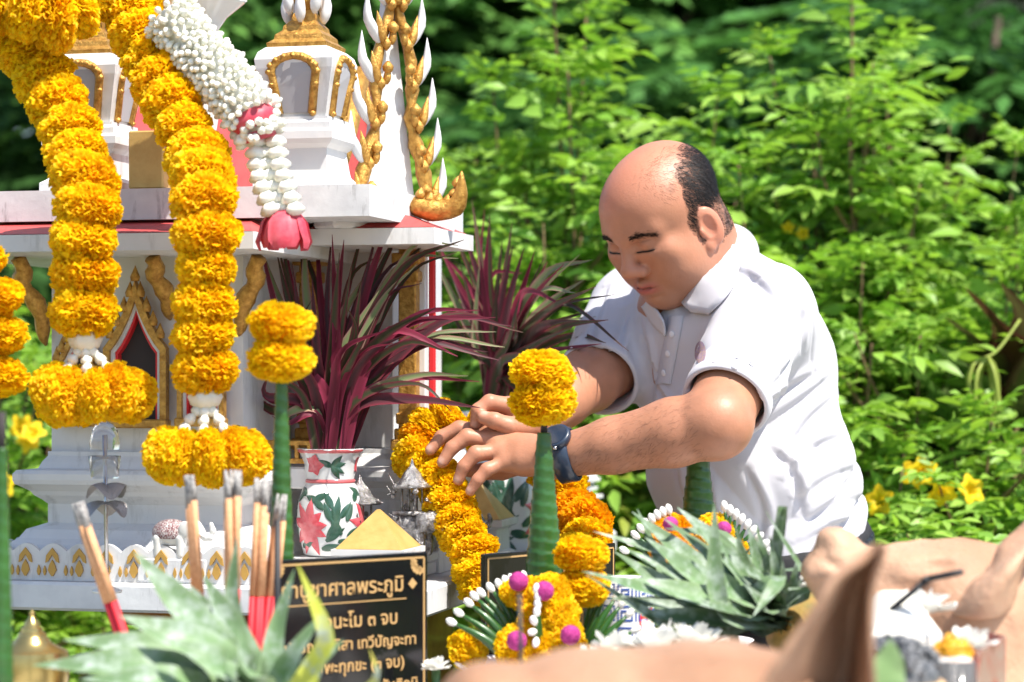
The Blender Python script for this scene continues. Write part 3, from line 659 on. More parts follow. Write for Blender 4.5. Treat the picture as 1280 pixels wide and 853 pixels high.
for v0, v1 in ((.105,.47),(.57,1.08)):
    mb = MB(); mb.box(S(-.05,(v0+v1)/2,SZ+.026), (.028,v1-v0,.012), SM.to_3x3(), .002); mb.build('side_rail', M_white, house)
    mb = MB(); mb.box(S(-.05,(v0+v1)/2,SZ+.010), (.022,v1-v0,.018), SM.to_3x3(), .002); mb.build('side_rail_foot', M_white, house)
for z, o in ((SZ+.06,.012),(SZ+.075,.004),(SZ+.09,.008)):
    mb = MB(); mb.rectloft([(-.075-o,-.015+o,1.135-o,1.195+o,z),(-.075-o,-.015+o,1.135-o,1.195+o,z+.006)], SM); mb.build('post_moulding', M_white, house)
# ------------------------------------------------------------------ the man leaning over the offerings
M_skin = mat('skin', (1,1,1), .43, attr=True, sss=.10, bump=(260,.45,.0010), spec=.42)
M_shirt = mat('white_polo_cloth', (.54,.53,.57), .85, bump=(1400,.12,.0004), sheen=.1, spec=.15)
M_trouser = mat('black_trousers', (.012,.012,.014), .75, bump=(900,.2,.0005))
M_belt = mat('black_leather', (.010,.010,.011), .35, bump=(200,.2,.0005))
M_hair = mat('black_hair', (.012,.010,.010), .6, spec=.25)
M_watch = mat('navy_watch_plastic', (.018,.030,.055), .35, coat=.2)
M_watchglass = mat('watch_glass', (.010,.018,.035), .08, coat=.6)
man = thing('person', 'balding man in a white polo shirt leaning in to lay a marigold garland', 'person', (P(955,715,3.52).x, 3.55, 0))
SK = np.array((.42,.192,.114))
F_ = Vector((-math.cos(R(30)), -math.sin(R(30)), 0)); L_ = Vector((math.sin(R(30)), -math.cos(R(30)), 0))   # facing, his left
SL, EL, WL = PA(953,402,3.345), PA(893,530,3.17), PA(690,573,3.24)
SR, ER, WR = PA(792,392,3.64), PA(757,458,3.50), PA(668,530,3.31)
allV = []; allF = []; allC = []; nv = 0
def push(V, F, C):
    global nv
    allV.append(V); allF.append(F+nv); allC.append(C); nv += len(V)
# --- arms with hands (one surface each, continuous to the shoulder)
def arm(S_, E_, W_, palm, fingers, rw, lo, hi, seed):
    g = SDF(lo, hi, .0021)
    g.chain([S_, E_], [.052, .0455], .02)
    m1 = E_+(W_-E_)*.25; m2 = E_+(W_-E_)*.62
    g.chain([E_, m1, m2, W_], [.0445, .0445, .0365, rw], .012)
    g.ell(E_+(E_-W_)*.03, (.040,.040,.040), .02)
    for a, b, r1, r2, k in palm: g.cone(a, b, r1, r2, k)
    for pts, rad in fingers:
        g.chain(pts, rad, .0035)
    V, F = g.mesh(); V = relax(V, F, 2, .4)
    n = vnoise(V*70, seed)*.4+vnoise(V*18, seed+1)*.4+vnoise(V*220, seed+2)*.18
    C = SK*(1+.20*n[:, None])
    for pts, rad in fingers:                                   # redder knuckles and finger ends
        for q in pts[1:]:
            w = np.exp(-((V-q)**2).sum(1)/(2*.009**2))[:, None]; C = C*(1-.35*w)+np.array((.50,.20,.135))*.35*w
    for pts, rad in fingers:                                   # nails
        a, b_ = np.array(pts[-2]), np.array(pts[-1]); dn = (b_-a)/np.linalg.norm(b_-a); up = np.array((.1,-.55,.8)); up -= dn*(up@dn); up /= np.linalg.norm(up); sd2 = np.cross(dn, up); q = V-(b_+up*rad[-1]*.9-dn*.0005)
        w = np.exp(-((q@dn)/.0052)**4-((q@sd2)/.0050)**4-((q@up)/.0045)**4)[:, None]; C = C*(1-.75*w)+np.array((.60,.36,.28))*.75*w
    push(V, F, C); return g
K = {'i': PA(612,541,3.295), 'm': PA(617,552,3.278), 'r': PA(624,565,3.262), 'l': PA(632,578,3.248)}
palmL = [(WL, PA(662,563,3.262), .025, .022, .008), (WL, PA(655,576,3.248), .024, .022, .008)]
palmL += [(PA(665,568,3.255), K[k], .021, .0130 if k != 'l' else .0115, .010) for k in 'imrl']
palmL += [(K['i'], K['m'], .012, .012, .01), (K['m'], K['r'], .012, .0115, .01), (K['r'], K['l'], .0115, .0105, .01)]
fL = [([K['i'], PA(574,536,3.300), PA(552,546,3.297), PA(538,563,3.293)], [.0115,.0108,.0092,.0078]),
      ([K['m'], PA(584,546,3.272), PA(565,560,3.268), PA(553,578,3.266)], [.0118,.0110,.0094,.0080]),
      ([K['r'], PA(595,567,3.250), PA(580,583,3.248), PA(573,600,3.250)], [.0112,.0106,.0090,.0078]),
      ([K['l'], PA(609,587,3.238), PA(597,600,3.236), PA(588,614,3.238)], [.0100,.0092,.0080,.0070]),
      ([PA(660,575,3.275), PA(628,588,3.300), PA(603,590,3.305), PA(585,588,3.300)], [.017,.0135,.0115,.0095])]
arm(SL, EL, WL, palmL, fL, .0275, (-.14,3.06,1.06), (.43,3.43,1.43), 3)
KR = {'i': PA(640,508,3.30), 'm': PA(636,516,3.32), 'r': PA(634,526,3.335), 'l': PA(636,536,3.345)}
palmR = [(WR, PA(655,522,3.31), .025, .022, .008)]+[(PA(658,526,3.31), KR[k], .021, .0125, .010) for k in 'imrl']+[(KR['i'],KR['m'],.012,.012,.01),(KR['m'],KR['r'],.012,.012,.01),(KR['r'],KR['l'],.012,.011,.01)]
fR = [([KR['i'], PA(612,503,3.285), PA(597,513,3.28), PA(594,530,3.285)], [.0118,.0108,.0092,.0078]),
      ([KR['m'], PA(612,514,3.31), PA(602,528,3.305), PA(605,541,3.30)], [.0115,.0105,.0092,.0078]),
      ([KR['r'], PA(614,528,3.33), PA(608,541,3.325), PA(614,551,3.315)], [.0110,.0102,.009,.0076]),
      ([KR['l'], PA(618,540,3.345), PA(612,549,3.34), PA(617,556,3.33)], [.0098,.009,.008,.0068]),
      ([PA(655,534,3.29), PA(636,533,3.272), PA(618,526,3.265), PA(604,522,3.268)], [.016,.0130,.0112,.0092])]
arm(SR, ER, WR, palmR, fR, .0272, (-.09,3.2,1.12), (.27,3.74,1.46), 8)
# --- head and neck, modelled in head space (x = his left, y = forward, z = up)
ha, hp = R(40), R(36); hh = np.array((-math.cos(ha), -math.sin(ha), 0)); zz = np.array((0,0,1.))
hf = hh*math.cos(hp)-zz*math.sin(hp); hu = hh*math.sin(hp)+zz*math.cos(hp); hl = np.array((-hh[1], hh[0], 0))
HO = PA(830,272,3.40); HA = np.stack([hl, hf, hu])          # rows: axes
toW = lambda q: np.asarray(q)@HA+HO; toL = lambda p: (np.asarray(p)-HO)@HA.T
nb = toL(PA(872,345,3.475)); nb2 = toL(PA(878,385,3.49))
h = SDF((-.14,-.17,-.22), (.14,.14,.13), .0017)
h.ell((0,-.014,.030), (.0725,.083,.072), .01); h.ell((0,.018,.022), (.063,.054,.062), .03)
h.ell((0,.030,.030), (.056,.046,.040), .03); h.ell((0,.020,-.036), (.057,.060,.074), .03); h.ell((0,.050,-.070), (.040,.034,.036), .025)
h.ell((0,.066,-.083), (.020,.018,.017), .02); h.ell((0,.026,-.090), (.040,.040,.022), .03)      # chin, under chin
for s in (-1, 1):
    h.ell((s*.040,.045,-.040), (.025,.033,.034), .025)                                         # cheek
    h.ell((s*.045,.012,-.062), (.020,.036,.034), .03)                                          # jaw
    h.ell((s*.040,.062,-.016), (.022,.016,.016), .020)                                         # cheekbone
    h.cone((s*.010,.079,.017), (s*.046,.062,.019), .0075, .0065, .018)                         # brow ridge
    h.ell((s*.031,.090,.005), (.017,.014,.0090), .010, op='s')                                 # socket
    h.ell((s*.031,.0710,.0040), (.0145,.0120,.0105), .004)                                    # lid over the eye
    h.ell((s*.030,.0765,-.0095), (.017,.007,.006), .008)                                        # pouch below the eye
    h.ell((s*.0145,.0895,-.0305), (.0095,.0105,.0088), .004)                                    # nostril wing
    h.ell((s*.008,.0925,-.0385), (.0032,.0048,.0028), .003, op='s')                            # nostril
    h.ell((s*.029,.066,-.046), (.013,.012,.014), .014); h.ell((s*.0165,.0775,-.006), (.0075,.0075,.0090), .008); h.ell((s*.0185,.0755,-.018), (.0092,.0082,.0100), .008)               # nasolabial fold
    # ear
    h.ell((s*.0740,-.004,-.022), (.0085,.019,.031), .004, axes=[(.93,s*.36,0),(-s*.36,.93,0),(0,0,1)])
    h.ell((s*.0830,.003,-.018), (.0090,.0120,.020), .002, axes=[(.93,s*.36,0),(-s*.36,.93,0),(0,0,1)], op='s')
    h.ell((s*.0720,.008,-.046), (.006,.009,.010), .004)
    h.ell((s*.0735,.012,-.022), (.004,.004,.006), .003)
h.cone((0,.080,.012), (0,.0985,-.022), .0070, .0105, .010); h.ell((0,.0985,-.025), (.0135,.0115,.0105), .006)   # nose
h.ell((0,.0775,-.060), (.024,.013,.012), .012)                                                  # muzzle
h.cone((-.021,.0785,-.0565), (0,.0895,-.0530), .0046, .0064, .004); h.cone((.021,.0785,-.0565), (0,.0895,-.0530), .0046, .0064, .004)
h.cone((-.017,.0785,-.0645), (.017,.0785,-.0645), .0052, .0052, .004); h.ell((0,.0860,-.0650), (.015,.0075,.0068), .005)
h.cone((-.021,.0835,-.0597), (0,.0945,-.0588), .0012, .0016, .003, op='s'); h.cone((.021,.0835,-.0597), (0,.0945,-.0588), .0012, .0016, .003, op='s')
h.ell((0,.0790,-.0755), (.017,.006,.004), .008, op='s')
h.chain([(0,-.030,-.040), nb*.5+np.array((0,-.03,-.04))*.5, nb, nb2], [.060,.061,.064,.07], .03)
V, F = h.mesh(); V = relax(V, F, 1, .35)
def hair_mask(V):
    x, y, z = V.T; n = vnoise(V*160, 4)*.004+vnoise(V*50, 9)*.006
    side = (np.abs(x)+.55*np.clip(-y-.02, 0, 1) > .0550-.16*np.clip(z-.055, 0, .05)+n*1.8)              # horseshoe, bald on top
    back = (y < -.080+n)
    front = y < np.where(x > 0, .022-.35*np.clip(z-.01, 0, .06), .030-.02*np.clip(z-.01, 0, .06))-.20*np.clip(-.008-z, 0, .03)+n
    low = z > np.where(y > -.012, -.046+n*1.5, -.058+n)
    ear = ~((np.abs(x) > .0728) & (y > -.026) & (z < .010))
    return (side | back) & front & low & ear
n = vnoise(V*60, 2)*.4+vnoise(V*17, 7)*.4+vnoise(V*230, 15)*.18; C = SK*(1+.17*n[:, None])*np.stack([1+0*n, 1-.05*vnoise(V*25, 19), 1-.06*vnoise(V*25, 19)], 1)
def blend(c, w): 
    global C
    w = np.clip(w, 0, 1)[:, None]; C = C*(1-w)+np.array(c)*w
g2 = lambda c, s: np.exp(-(((V-np.array(c))/np.array(s))**2).sum(1)/2)
blend((.52,.20,.125), .6*g2((0,.03,.09), (.05,.06,.03))); blend((.58,.215,.14), .7*(g2((.08,-.006,-.022),(.012,.02,.032))+g2((-.08,-.006,-.022),(.012,.02,.032))))
blend((.50,.20,.13), .45*g2((0,.1,-.025),(.018,.012,.014))); blend((.36,.20,.135), .40*g2((0,.06,-.085),(.04,.03,.022))+.35*g2((.05,.02,-.075),(.02,.04,.025)))
x, y, z = V.T; lipw = np.exp(-((z+.0595)/.0085)**4)*np.exp(-(x/.0235)**4)*(y > .072); blend((.38,.095,.085), .9*lipw)
lash = np.exp(-((z+.0032)/.0016)**2)*np.exp(-((np.abs(x)-.031)/.0165)**4)*(y > .055); blend((.02,.012,.010), 1.0*lash)
lid = np.exp(-((z-.0110)/.0012)**2)*np.exp(-((np.abs(x)-.031)/.015)**4)*(y > .055); blend((.20,.09,.055), .6*lid)
blend((.10,.05,.035), .75*np.exp(-((z+.0590)/.0011)**2)*np.exp(-(x/.023)**4)*(y > .075))
hm = hair_mask(V); soft = np.clip((np.abs(x)+.55*np.clip(-y-.02, 0, 1)-.0545+.16*np.clip(z-.055, 0, .05))/.024, 0, 1); soft = np.maximum(soft, np.clip((-.072-y)/.01, 0, 1)); dens = hm*soft*np.clip(.8+.55*vnoise(V*110, 3), 0, 1); blend((.034,.022,.018), .92*dens)
thin = (np.abs(x) > .025)*(z > .05)*(y < .045)*np.clip(vnoise(V*120, 12)-.25, 0, 1); blend((.12,.07,.05), .5*thin)
push(V @ HA+HO, F, C); headV, headF = V, F
# --- hidden trunk of the body, so the figure is whole under the cloth
b = SDF((-.1,3.2,.85), (.62,3.8,1.48), .007)
CH = PA(905,455,3.50)
b.cone(PA(880,400,3.49), PA(940,600,3.50), .10, .12, .03); b.cone(SL, SR, .05, .05, .04); b.cone(PA(868,340,3.47), PA(885,400,3.49), .055, .07, .03); b.cone(PA(940,600,3.5), PA(955,700,3.52), .12, .12, .03)
V, F = b.mesh(); push(V, F, np.tile(SK, (len(V), 1)))
body = link_mesh('body', np_mesh('body', np.vstack(allV), np.vstack(allF), True, np.vstack(allC)), M_skin, man)
# --- hair: short strands growing from the scalp
bvh = BVHTree.FromPolygons([tuple(v) for v in headV], [tuple(f) for f in headF])
r = np.random.default_rng(3); idx = np.where(hm)[0]; pw_ = soft[idx]**1.3+.02; pick = r.choice(idx, 17000, p=pw_/pw_.sum()); ex = np.where((np.abs(headV[:, 0]) > .030) & (headV[:, 2] > .045) & (headV[:, 1] < .045) & ~hm)[0]
pick = np.r_[pick, r.choice(ex, 420)]
cen = np.array((0,-.015,.02)); hv = []; hfc = []
P0 = headV[pick]+r.normal(0, .0008, (len(pick), 3)); nrm = P0-cen; nrm /= np.linalg.norm(nrm, axis=1, keepdims=True)
down = np.array((0,-.55,-1.0))+r.normal(0, .28, (len(pick), 3)); down -= nrm*(down*nrm).sum(1)[:, None]; down /= np.linalg.norm(down, axis=1, keepdims=True)
ln = r.uniform(.008, .017, len(pick)); ln[P0[:, 2] < -.03] *= .5; ln[(P0[:, 1] > .0)] *= .75
wd = np.cross(nrm, down)*np.where(np.arange(len(pick)) < 17000, .00026, .00010)[:, None]
for i in range(len(pick)):
    a = P0[i]-nrm[i]*.0008; m_ = a+down[i]*ln[i]*.5+nrm[i]*.0022; e = a+down[i]*ln[i]+nrm[i]*.0018; w = wd[i]; k = len(hv)
    hv += [a-w, a+w, m_-w, m_+w, e]; hfc += [(k,k+1,k+3,k+2), (k+2,k+3,k+4)]
tag(link_mesh('hair', np_mesh('hair', np.array(hv)@HA+HO, hfc), M_hair, man), 'short black hair round a bald crown')
for s in (-1, 1):                                                 # eyebrows
    ev = []; ef = []
    for k in range(300):
        t = r.random(); x0 = s*(.0155+.037*t); z0 = .0195+.0030*math.sin(PI*min(1,t*1.15))+r.normal(0,.0019)-.004*t*t
        hit = bvh.ray_cast(Vector((x0,.2,z0)), Vector((0,-1,0)))[0]
        if hit is None: continue
        a = np.array(hit); d = np.array((s*1.0, -.35, .15-.5*t))+r.normal(0,.25,3); d /= np.linalg.norm(d); e = a+d*.0065+np.array((0,.0004,0)); w = np.array((0,.0001,.00024)); q = len(ev)
        ev += [a-w, a+w, (a+e)/2+w+(0,.0004,0), (a+e)/2-w+(0,.0004,0), e]; ef += [(q,q+1,q+2,q+3), (q+3,q+2,q+4)]
    lp = []                                                       # dark lash line along the lowered lid
    for t in np.linspace(0, 1, 12):
        x0 = s*(.0165+.0300*t); z0 = -.0022-.0008*math.sin(PI*t)-.0012*t
        hit = bvh.ray_cast(Vector((x0,.2,z0)), Vector((0,-1,0)))[0]
        if hit is not None: lp.append(np.array(hit)@HA+HO)
    MB().tube(lp, [.0004]+[.0011]*(len(lp)-2)+[.0005], 6).build('eyelashes', M_hair, man, True)
    link_mesh('eyebrow', np_mesh('eyebrow', np.array(ev)@HA+HO, ef), M_hair, man)
# --- shirt
ax3 = np.array([tuple(L_), tuple(F_), (0,0,1)])
lean = R(14); U3 = np.array(F_)*math.sin(lean)+zz*math.cos(lean); F3 = np.array(F_)*math.cos(lean)-zz*math.sin(lean); AX = np.stack([np.array(L_), F3, U3])
s_ = SDF((-.02,3.15,.88), (.62,3.88,1.50), .0030)
s_.ell(PA(912,448,3.49), (.165,.122,.15), .05, AX); s_.ell(PA(938,585,3.50), (.165,.142,.16), .06, AX); s_.ell(PA(955,690,3.52), (.165,.142,.12), .05, AX)
s_.cone(SL+np.array((-.01,.02,.0)), SR+np.array((.02,-.02,.0)), .066, .066, .05); s_.cone(PA(868,338,3.475), PA(878,390,3.49), .066, .10, .035)
s_.cone(PA(925,376,3.47), PA(975,460,3.50), .055, .075, .05); s_.cone(PA(893,338,3.45), PA(950,385,3.38), .040, .050, .04)                                       # rounded upper back
def sleeve(Sx, Ex, t1, r0, r1, k):
    d = (Ex-Sx); Lx = np.linalg.norm(d); d = d/Lx; T = Lx*t1
    def fn(p):
        q = p-Sx; al = q@d; rad = np.linalg.norm(q-al[..., None]*d, axis=-1); rr = r0+(r1-r0)*np.clip(al/T, 0, 1)
        return np.where(al < 0, np.linalg.norm(q, axis=-1)-r0, np.maximum(rad-rr, al-T))
    E = Sx+d*T; s_.comb(fn, np.minimum(Sx, E)-r0, np.maximum(Sx, E)+r0, k); return E, d
EcL, dL = sleeve(SL+np.array((.006,.0,.002)), EL, .80, .068, .0575, .03); EcR, dR = sleeve(SR, ER+(ER-SR)*.55, .80, .070, .0575, .03)
V0 = s_.sub(s_.lo, s_.lo+s_.h*s_.n)[1]
tor = (V0-PA(955,690,3.52))@AX.T                                  # folds: pulled cloth round the waist and towards the armpits
n1 = vnoise(V0*np.array((9,9,5)), 21)
rid = lambda q: 1-2*np.abs(np.sin(q))**.7
fold = rid((tor[..., 2]*1.0+tor[..., 1]*.55+.045*n1)*52)*np.clip(1-np.abs(tor[..., 2]-.05)/.11, 0, 1)*.0075*np.clip(-tor[..., 1]*8+.6, 0, 1)
fold += rid((tor[..., 2]*.5-tor[..., 1]*.9+.06*n1)*36)*np.clip(1-np.abs(tor[..., 2]-.13)/.16, 0, 1)*.0050*np.clip(tor[..., 1]*8+.5, 0, 1)
tl = ((V0-SL)@dL); fold += .0045*rid((tl+.035*vnoise(V0*12, 5)+.35*(V0[..., 2]-SL[2]))*58)*np.exp(-((tl-.10)/.08)**2)*np.exp(-(((V0-EcL)**2).sum(-1))/.02)
fold += .0055*vnoise(V0*10, 31)+.0030*(1-2*np.abs(vnoise(V0*np.array((13,13,9)), 33)))
for Ex_, d_ in ((EcL, dL), (EcR, dR)):
    qq = V0-Ex_; aa = qq@d_; fold *= 1-np.exp(-(aa/.022)**2)*(np.linalg.norm(qq-aa[..., None]*d_, axis=-1) < .085)
fold += .0022*np.exp(-((tl+.004)/.0022)**2)*(((V0-SL)**2).sum(-1) < .012)
s_.D = (s_.D+fold).astype(np.float32); del V0, tor, n1, tl, fold
s_.cone(EcL-dL*.035, EcL+dL*.1, .0525, .050, .004, 's'); s_.cone(EcR-dR*.035, EcR+dR*.1, .0515, .050, .004, 's')
neck_ax = (PA(872,345,3.475)-PA(845,300,3.43)); neck_ax /= np.linalg.norm(neck_ax)
s_.cone(PA(845,300,3.43), PA(867,342,3.475), .075, .0655, .004, 's'); s_.cone(PA(850,372,3.37), PA(842,404,3.36), .030, .010, .004, 's')
bw1, bw2 = PA(968,697,3.40), PA(1086,642,3.6); bn = np.cross(bw2-bw1, np.cross(zz, bw2-bw1)); bn = -bn/np.linalg.norm(bn)
bn = bn if bn[2] < 0 else -bn
# waist plane: passes through the belt line seen in front and behind
s_.cut(bw1+(bw2-bw1)*.3, bn)
V, F = s_.mesh(); V = relax(V, F, 1, .5)
# pulled creases: grooves with a soft ridge beside them, laid along lines on the cloth
tb_ = BVHTree.FromPolygons([tuple(v) for v in V], [tuple(f) for f in F])
fn_ = np.cross(V[F[:, 2]]-V[F[:, 0]], V[F[:, 3]]-V[F[:, 1]]); VN = np.zeros_like(V)
for i in range(4):
    for k in range(3): VN[:, k] += np.bincount(F[:, i], fn_[:, k], len(V))
VN /= np.maximum(np.linalg.norm(VN, axis=1, keepdims=True), 1e-12)
crs = [[(1042,470),(1005,500),(955,535)], [(1005,395),(990,450),(952,505)], [(930,415),(908,455),(882,478)], [(985,360),(1002,400),(1003,440)], [(1048,495),(1010,530),(985,575)], [(1060,545),(1020,562),(985,604)], [(1072,585),(1032,602),(1000,628)], [(1082,622),(1045,632),(1008,652)], [(1078,648),(1040,660),(1000,684)],
       [(932,590),(952,640),(945,690)], [(880,600),(892,650),(922,690)], [(842,570),(852,620),(884,680)], [(758,360),(744,400),(736,440)], [(782,390),(772,430),(768,458)], [(806,430),(818,480),(850,530)], [(872,485),(852,520),(862,570)], [(960,560),(990,590),(1000,640)], [(905,330),(940,350),(975,385)], [(1020,470),(980,490),(945,520)], [(800,405),(812,450),(815,500)]]
rc = np.random.default_rng(2)
for cr in crs:
    pts = []
    for q in spline([(x, y, 0) for x, y in cr], 60):
        o_ = Vector((0,0,HC)); hit = tb_.ray_cast(o_, (P(q[0], q[1], 3)-o_).normalized())[0]
        if hit is not None: pts.append(tuple(hit))
    if len(pts) < 8: continue
    pts = np.array(pts); near = np.where(((V > pts.min(0)-.05) & (V < pts.max(0)+.05)).all(1))[0]
    if len(near) == 0: continue
    dm = np.linalg.norm(V[near][:, None, :]-pts[None], axis=2); j = dm.argmin(1); dist = dm.min(1); fade = np.sin(PI*np.clip((j+2)/(len(pts)+3), 0, 1))**.6
    side = np.sign(((V[near]-pts[j])*np.array((.5,0,1.))).sum(1)); A = rc.uniform(.0035,.0055)
    V[near] += VN[near]*(A*fade*(-np.exp(-(dist/.0055)**2)+.9*np.exp(-((dist-.013)/.007)**2)*(side > 0)))[:, None]
shirt = link_mesh('shirt', np_mesh('shirt', V, F), M_shirt, man)
sbvh = BVHTree.FromPolygons([tuple(v) for v in V], [tuple(f) for f in F])
def on_shirt(px, py, off=.0015):
    o = Vector((0,0,HC)); d = (P(px, py, 3)-o).normalized(); hit, nn, _, _ = sbvh.ray_cast(o, d)
    return (hit+nn*off if hit else P(px, py, 3.4)), (nn if hit else Vector((0,-1,0)))
for Ex_, d_, r_h in ((EcL, dL, .0575), (EcR, dR, .0575)):         # turned sleeve hems
    MB().lathe([(r_h-.0035,.0005),(r_h+.0002,.0010),(r_h+.0020,-.002),(r_h+.0032,-.016),(r_h+.0010,-.021)], Ex_, 40, align((0,0,0), d_).to_3x3(), cap=False).build('sleeve_hem', M_shirt, shirt, True)
# collar: standing band with turned-down flaps
nc = PA(866,340,3.475); nz = -neck_ax; na = np.cross(nz, hl); na /= np.linalg.norm(na); nbx = np.cross(na, nz)
fr_ = hh*.9; fx = fr_-nz*(fr_@nz); fx /= np.linalg.norm(fx); fy = np.cross(nz, fx)
cv = []; cf = []; nA = 44
for j in range(nA):
    a = R(14)+(2*PI-R(28))*j/(nA-1); dv = fx*math.cos(a)+fy*math.sin(a); front = math.cos(a)
    rb = .069; hgt = .036+.012*(-front); drop = .046+.016*max(0, front)
    for (rr, zz_) in ((rb-.004, .0), (rb-.008, hgt*.9), (rb-.005, hgt+.003), (rb+.001, hgt), (rb+.018+.004*front, hgt-drop*.5), (rb+.032, hgt-drop), (rb+.029, hgt-drop-.001), (rb+.012, hgt-drop*.55)):
        cv.append(nc+dv*rr+nz*(zz_-.004))
m_ = 8
for j in range(nA-1):
    for k in range(m_-1): cf.append((j*m_+k, (j+1)*m_+k, (j+1)*m_+k+1, j*m_+k+1))
co = link_mesh('collar', np_mesh('collar', np.array(cv), cf), M_shirt, man)
# turned-down collar flaps lying on the shirt
def flap(inner, outer, nm):
    A = spline([(x, y, 0) for x, y in inner], 16); B = spline([(x, y, 0) for x, y in outer], 16); rows = []; last = 3.43
    for i in range(16):
        row = []
        for j in range(6):
            f = j/5; x, y = (A[i]*(1-f)+B[i]*f)[:2]; p, nn = on_shirt(x, y, 0); ok = (p.y < 3.6) and not (abs(p.y-3.4) < 1e-6)
            dd = p.y if ok else last; last = dd; off = .012*(1-f)**1.5+.0055
            q = P(x, y, dd)+(Vector(nn)*off if ok else Vector((0,-1,0))*off); row.append(q)
        rows.append(row)
    top = np.array([[tuple(p) for p in r_] for r_ in rows])
    for _ in range(3):
        t2 = top.copy(); t2[1:-1, 1:-1] = (top[:-2, 1:-1]+top[2:, 1:-1]+top[1:-1, :-2]+top[1:-1, 2:])/4; t2[1:-1, (0, -1)] = (top[:-2, (0, -1)]+top[2:, (0, -1)])/2*.5+top[1:-1, (0, -1)]*.5; top = t2
    mb = MB(); mb.loft([[Vector(p) for p in r_] for r_ in top], False); ob = mb.build(nm, M_shirt, co, True)
    md = ob.modifiers.new('t', 'SOLIDIFY'); md.thickness = .003; md.offset = 0; return ob
# placket, buttons, chest badge
pk = MB(); rows = []
for t in np.linspace(0, 1, 14):
    cx, cy = 846-16*t, 396+84*t
    rows.append([on_shirt(cx-9, cy, .0008)[0], on_shirt(cx-8.5, cy, .0030)[0], on_shirt(cx, cy, .0034)[0], on_shirt(cx+8.5, cy, .0030)[0], on_shirt(cx+9, cy, .0008)[0]])
flap([(898,268),(905,292),(893,325),(876,360),(858,391)], [(908,272),(927,302),(926,342),(913,372),(889,395)], 'collar_flap'); flap([(820,380),(832,392),(840,404)], [(806,385),(820,408),(835,420)], 'collar_flap')
pk.loft(rows, False); plk = pk.build('placket', M_shirt, shirt, True)
M_button = mat('pearl_button', (.75,.74,.76), .25)
for cx, cy in ((842,418),(837,442),(832,466)):
    p, nn = on_shirt(cx, cy, .0035); MB().lathe([(.0045,0),(.005,.0008),(.004,.0016),(.0015,.0012)], p, 12, align((0,0,0), nn).to_3x3()).build('button', M_button, shirt, True)
M_badge = mat('violet_badge_thread', (.22,.16,.30), .8, var=((.45,.30,.16), 300, .9)); bd = MB()
ring = [[on_shirt(876+7*k*math.cos(a)*1.0, 441+14*k*math.sin(a), .0012+.0006*(1-k))[0] for a in np.linspace(0, 2*PI, 20, endpoint=False)] for k in (1,.85,.5,.05)]
bd.loft(ring, True); bd.build('badge', M_badge, shirt, True)
# --- trousers and belt
hipC = PA(955,700,3.52); hipC = hipC-np.array((0,0,.0))
t_ = SDF((.12,3.2,.02), (.66,3.85,1.06), .007)
t_.ell(PA(955,690,3.52), (.170,.150,.12), .05, AX)
for sg in (1, -1):
    hip = hipC+np.array(L_)*.085*sg-zz*.05; knee = np.array((hip[0]+.00, hip[1], .50))+np.array(F_)*.03; foot = np.array((hip[0]+.02, hip[1]+.01, .07))
    t_.chain([hip, knee, foot], [.105,.078,.062], .03)
t_.cut(bw1+(bw2-bw1)*.3-bn*.012, -bn)
V, F = t_.mesh(); V = relax(V, F, 1, .5); V += (vnoise(V*16, 41)[:, None])*.003
tro = link_mesh('trousers', np_mesh('trousers', V, F), M_trouser, man)
be = SDF((.10,3.2,.86), (.66,3.86,1.16), .0045); be.ell(PA(955,690,3.52), (.174,.154,.122), .05, AX)
be.cut(bw1+(bw2-bw1)*.3-bn*.002, -bn); be.cut(bw1+(bw2-bw1)*.3+bn*.030, bn); V, F = be.mesh(); link_mesh('belt', np_mesh('belt', V, F), M_belt, man)
for sg in (1, -1):
    hip = hipC+np.array(L_)*.085*sg; fo = np.array((hip[0]+.02, hip[1]+.01, .0)); sh = SDF(fo-.25, fo+.25, .007)
    sh.cone(fo+(0,0,.045), fo+np.array(F_)*.16+(0,0,.032), .042, .032, .02); sh.cut(fo+(0,0,.002), (0,0,-1)); V, F = sh.mesh(); link_mesh('shoe', np_mesh('shoe', V, F), M_belt, man)
# --- watch
wd_ = (WL-EL)/np.linalg.norm(WL-EL); wc = WL-wd_*.020
wb = MB(); prof = [(.0325,-.013),(.0372,-.011),(.0372,.011),(.0325,.013)]
wt_ = wb.lathe(prof, Vector(wc), 30, align((0,0,0), wd_).to_3x3(), cap=False); wo_ = wb.build('watch_strap', M_watch, man, True)
tv = (Vector((0.1,-.72,.70))-Vector(wd_)*Vector((0.1,-.72,.70)).dot(Vector(wd_))).normalized(); cc = Vector(wc)+tv*.0355
Mw = align((0,0,0), tv).to_3x3()
wc_o = MB().lathe([(.019,-.004),(.0205,-.001),(.0205,.004),(.019,.0065),(.0165,.0068)], cc, 28, Mw).build('watch_case', M_watch, man, True)
MB().lathe([(.0001,.0072),(.0165,.0072)], cc, 28, Mw, cap=False).build('dial', M_watchglass, wc_o, True)
M_steel = mat('steel', (.5,.5,.52), .25, metal=1); MB().lathe([(.0025,0),(.0028,.003),(.002,.005)], cc-Vector(wd_).cross(tv).normalized()*.021, 10, Mw).build('crown_button', M_steel, wc_o, True)

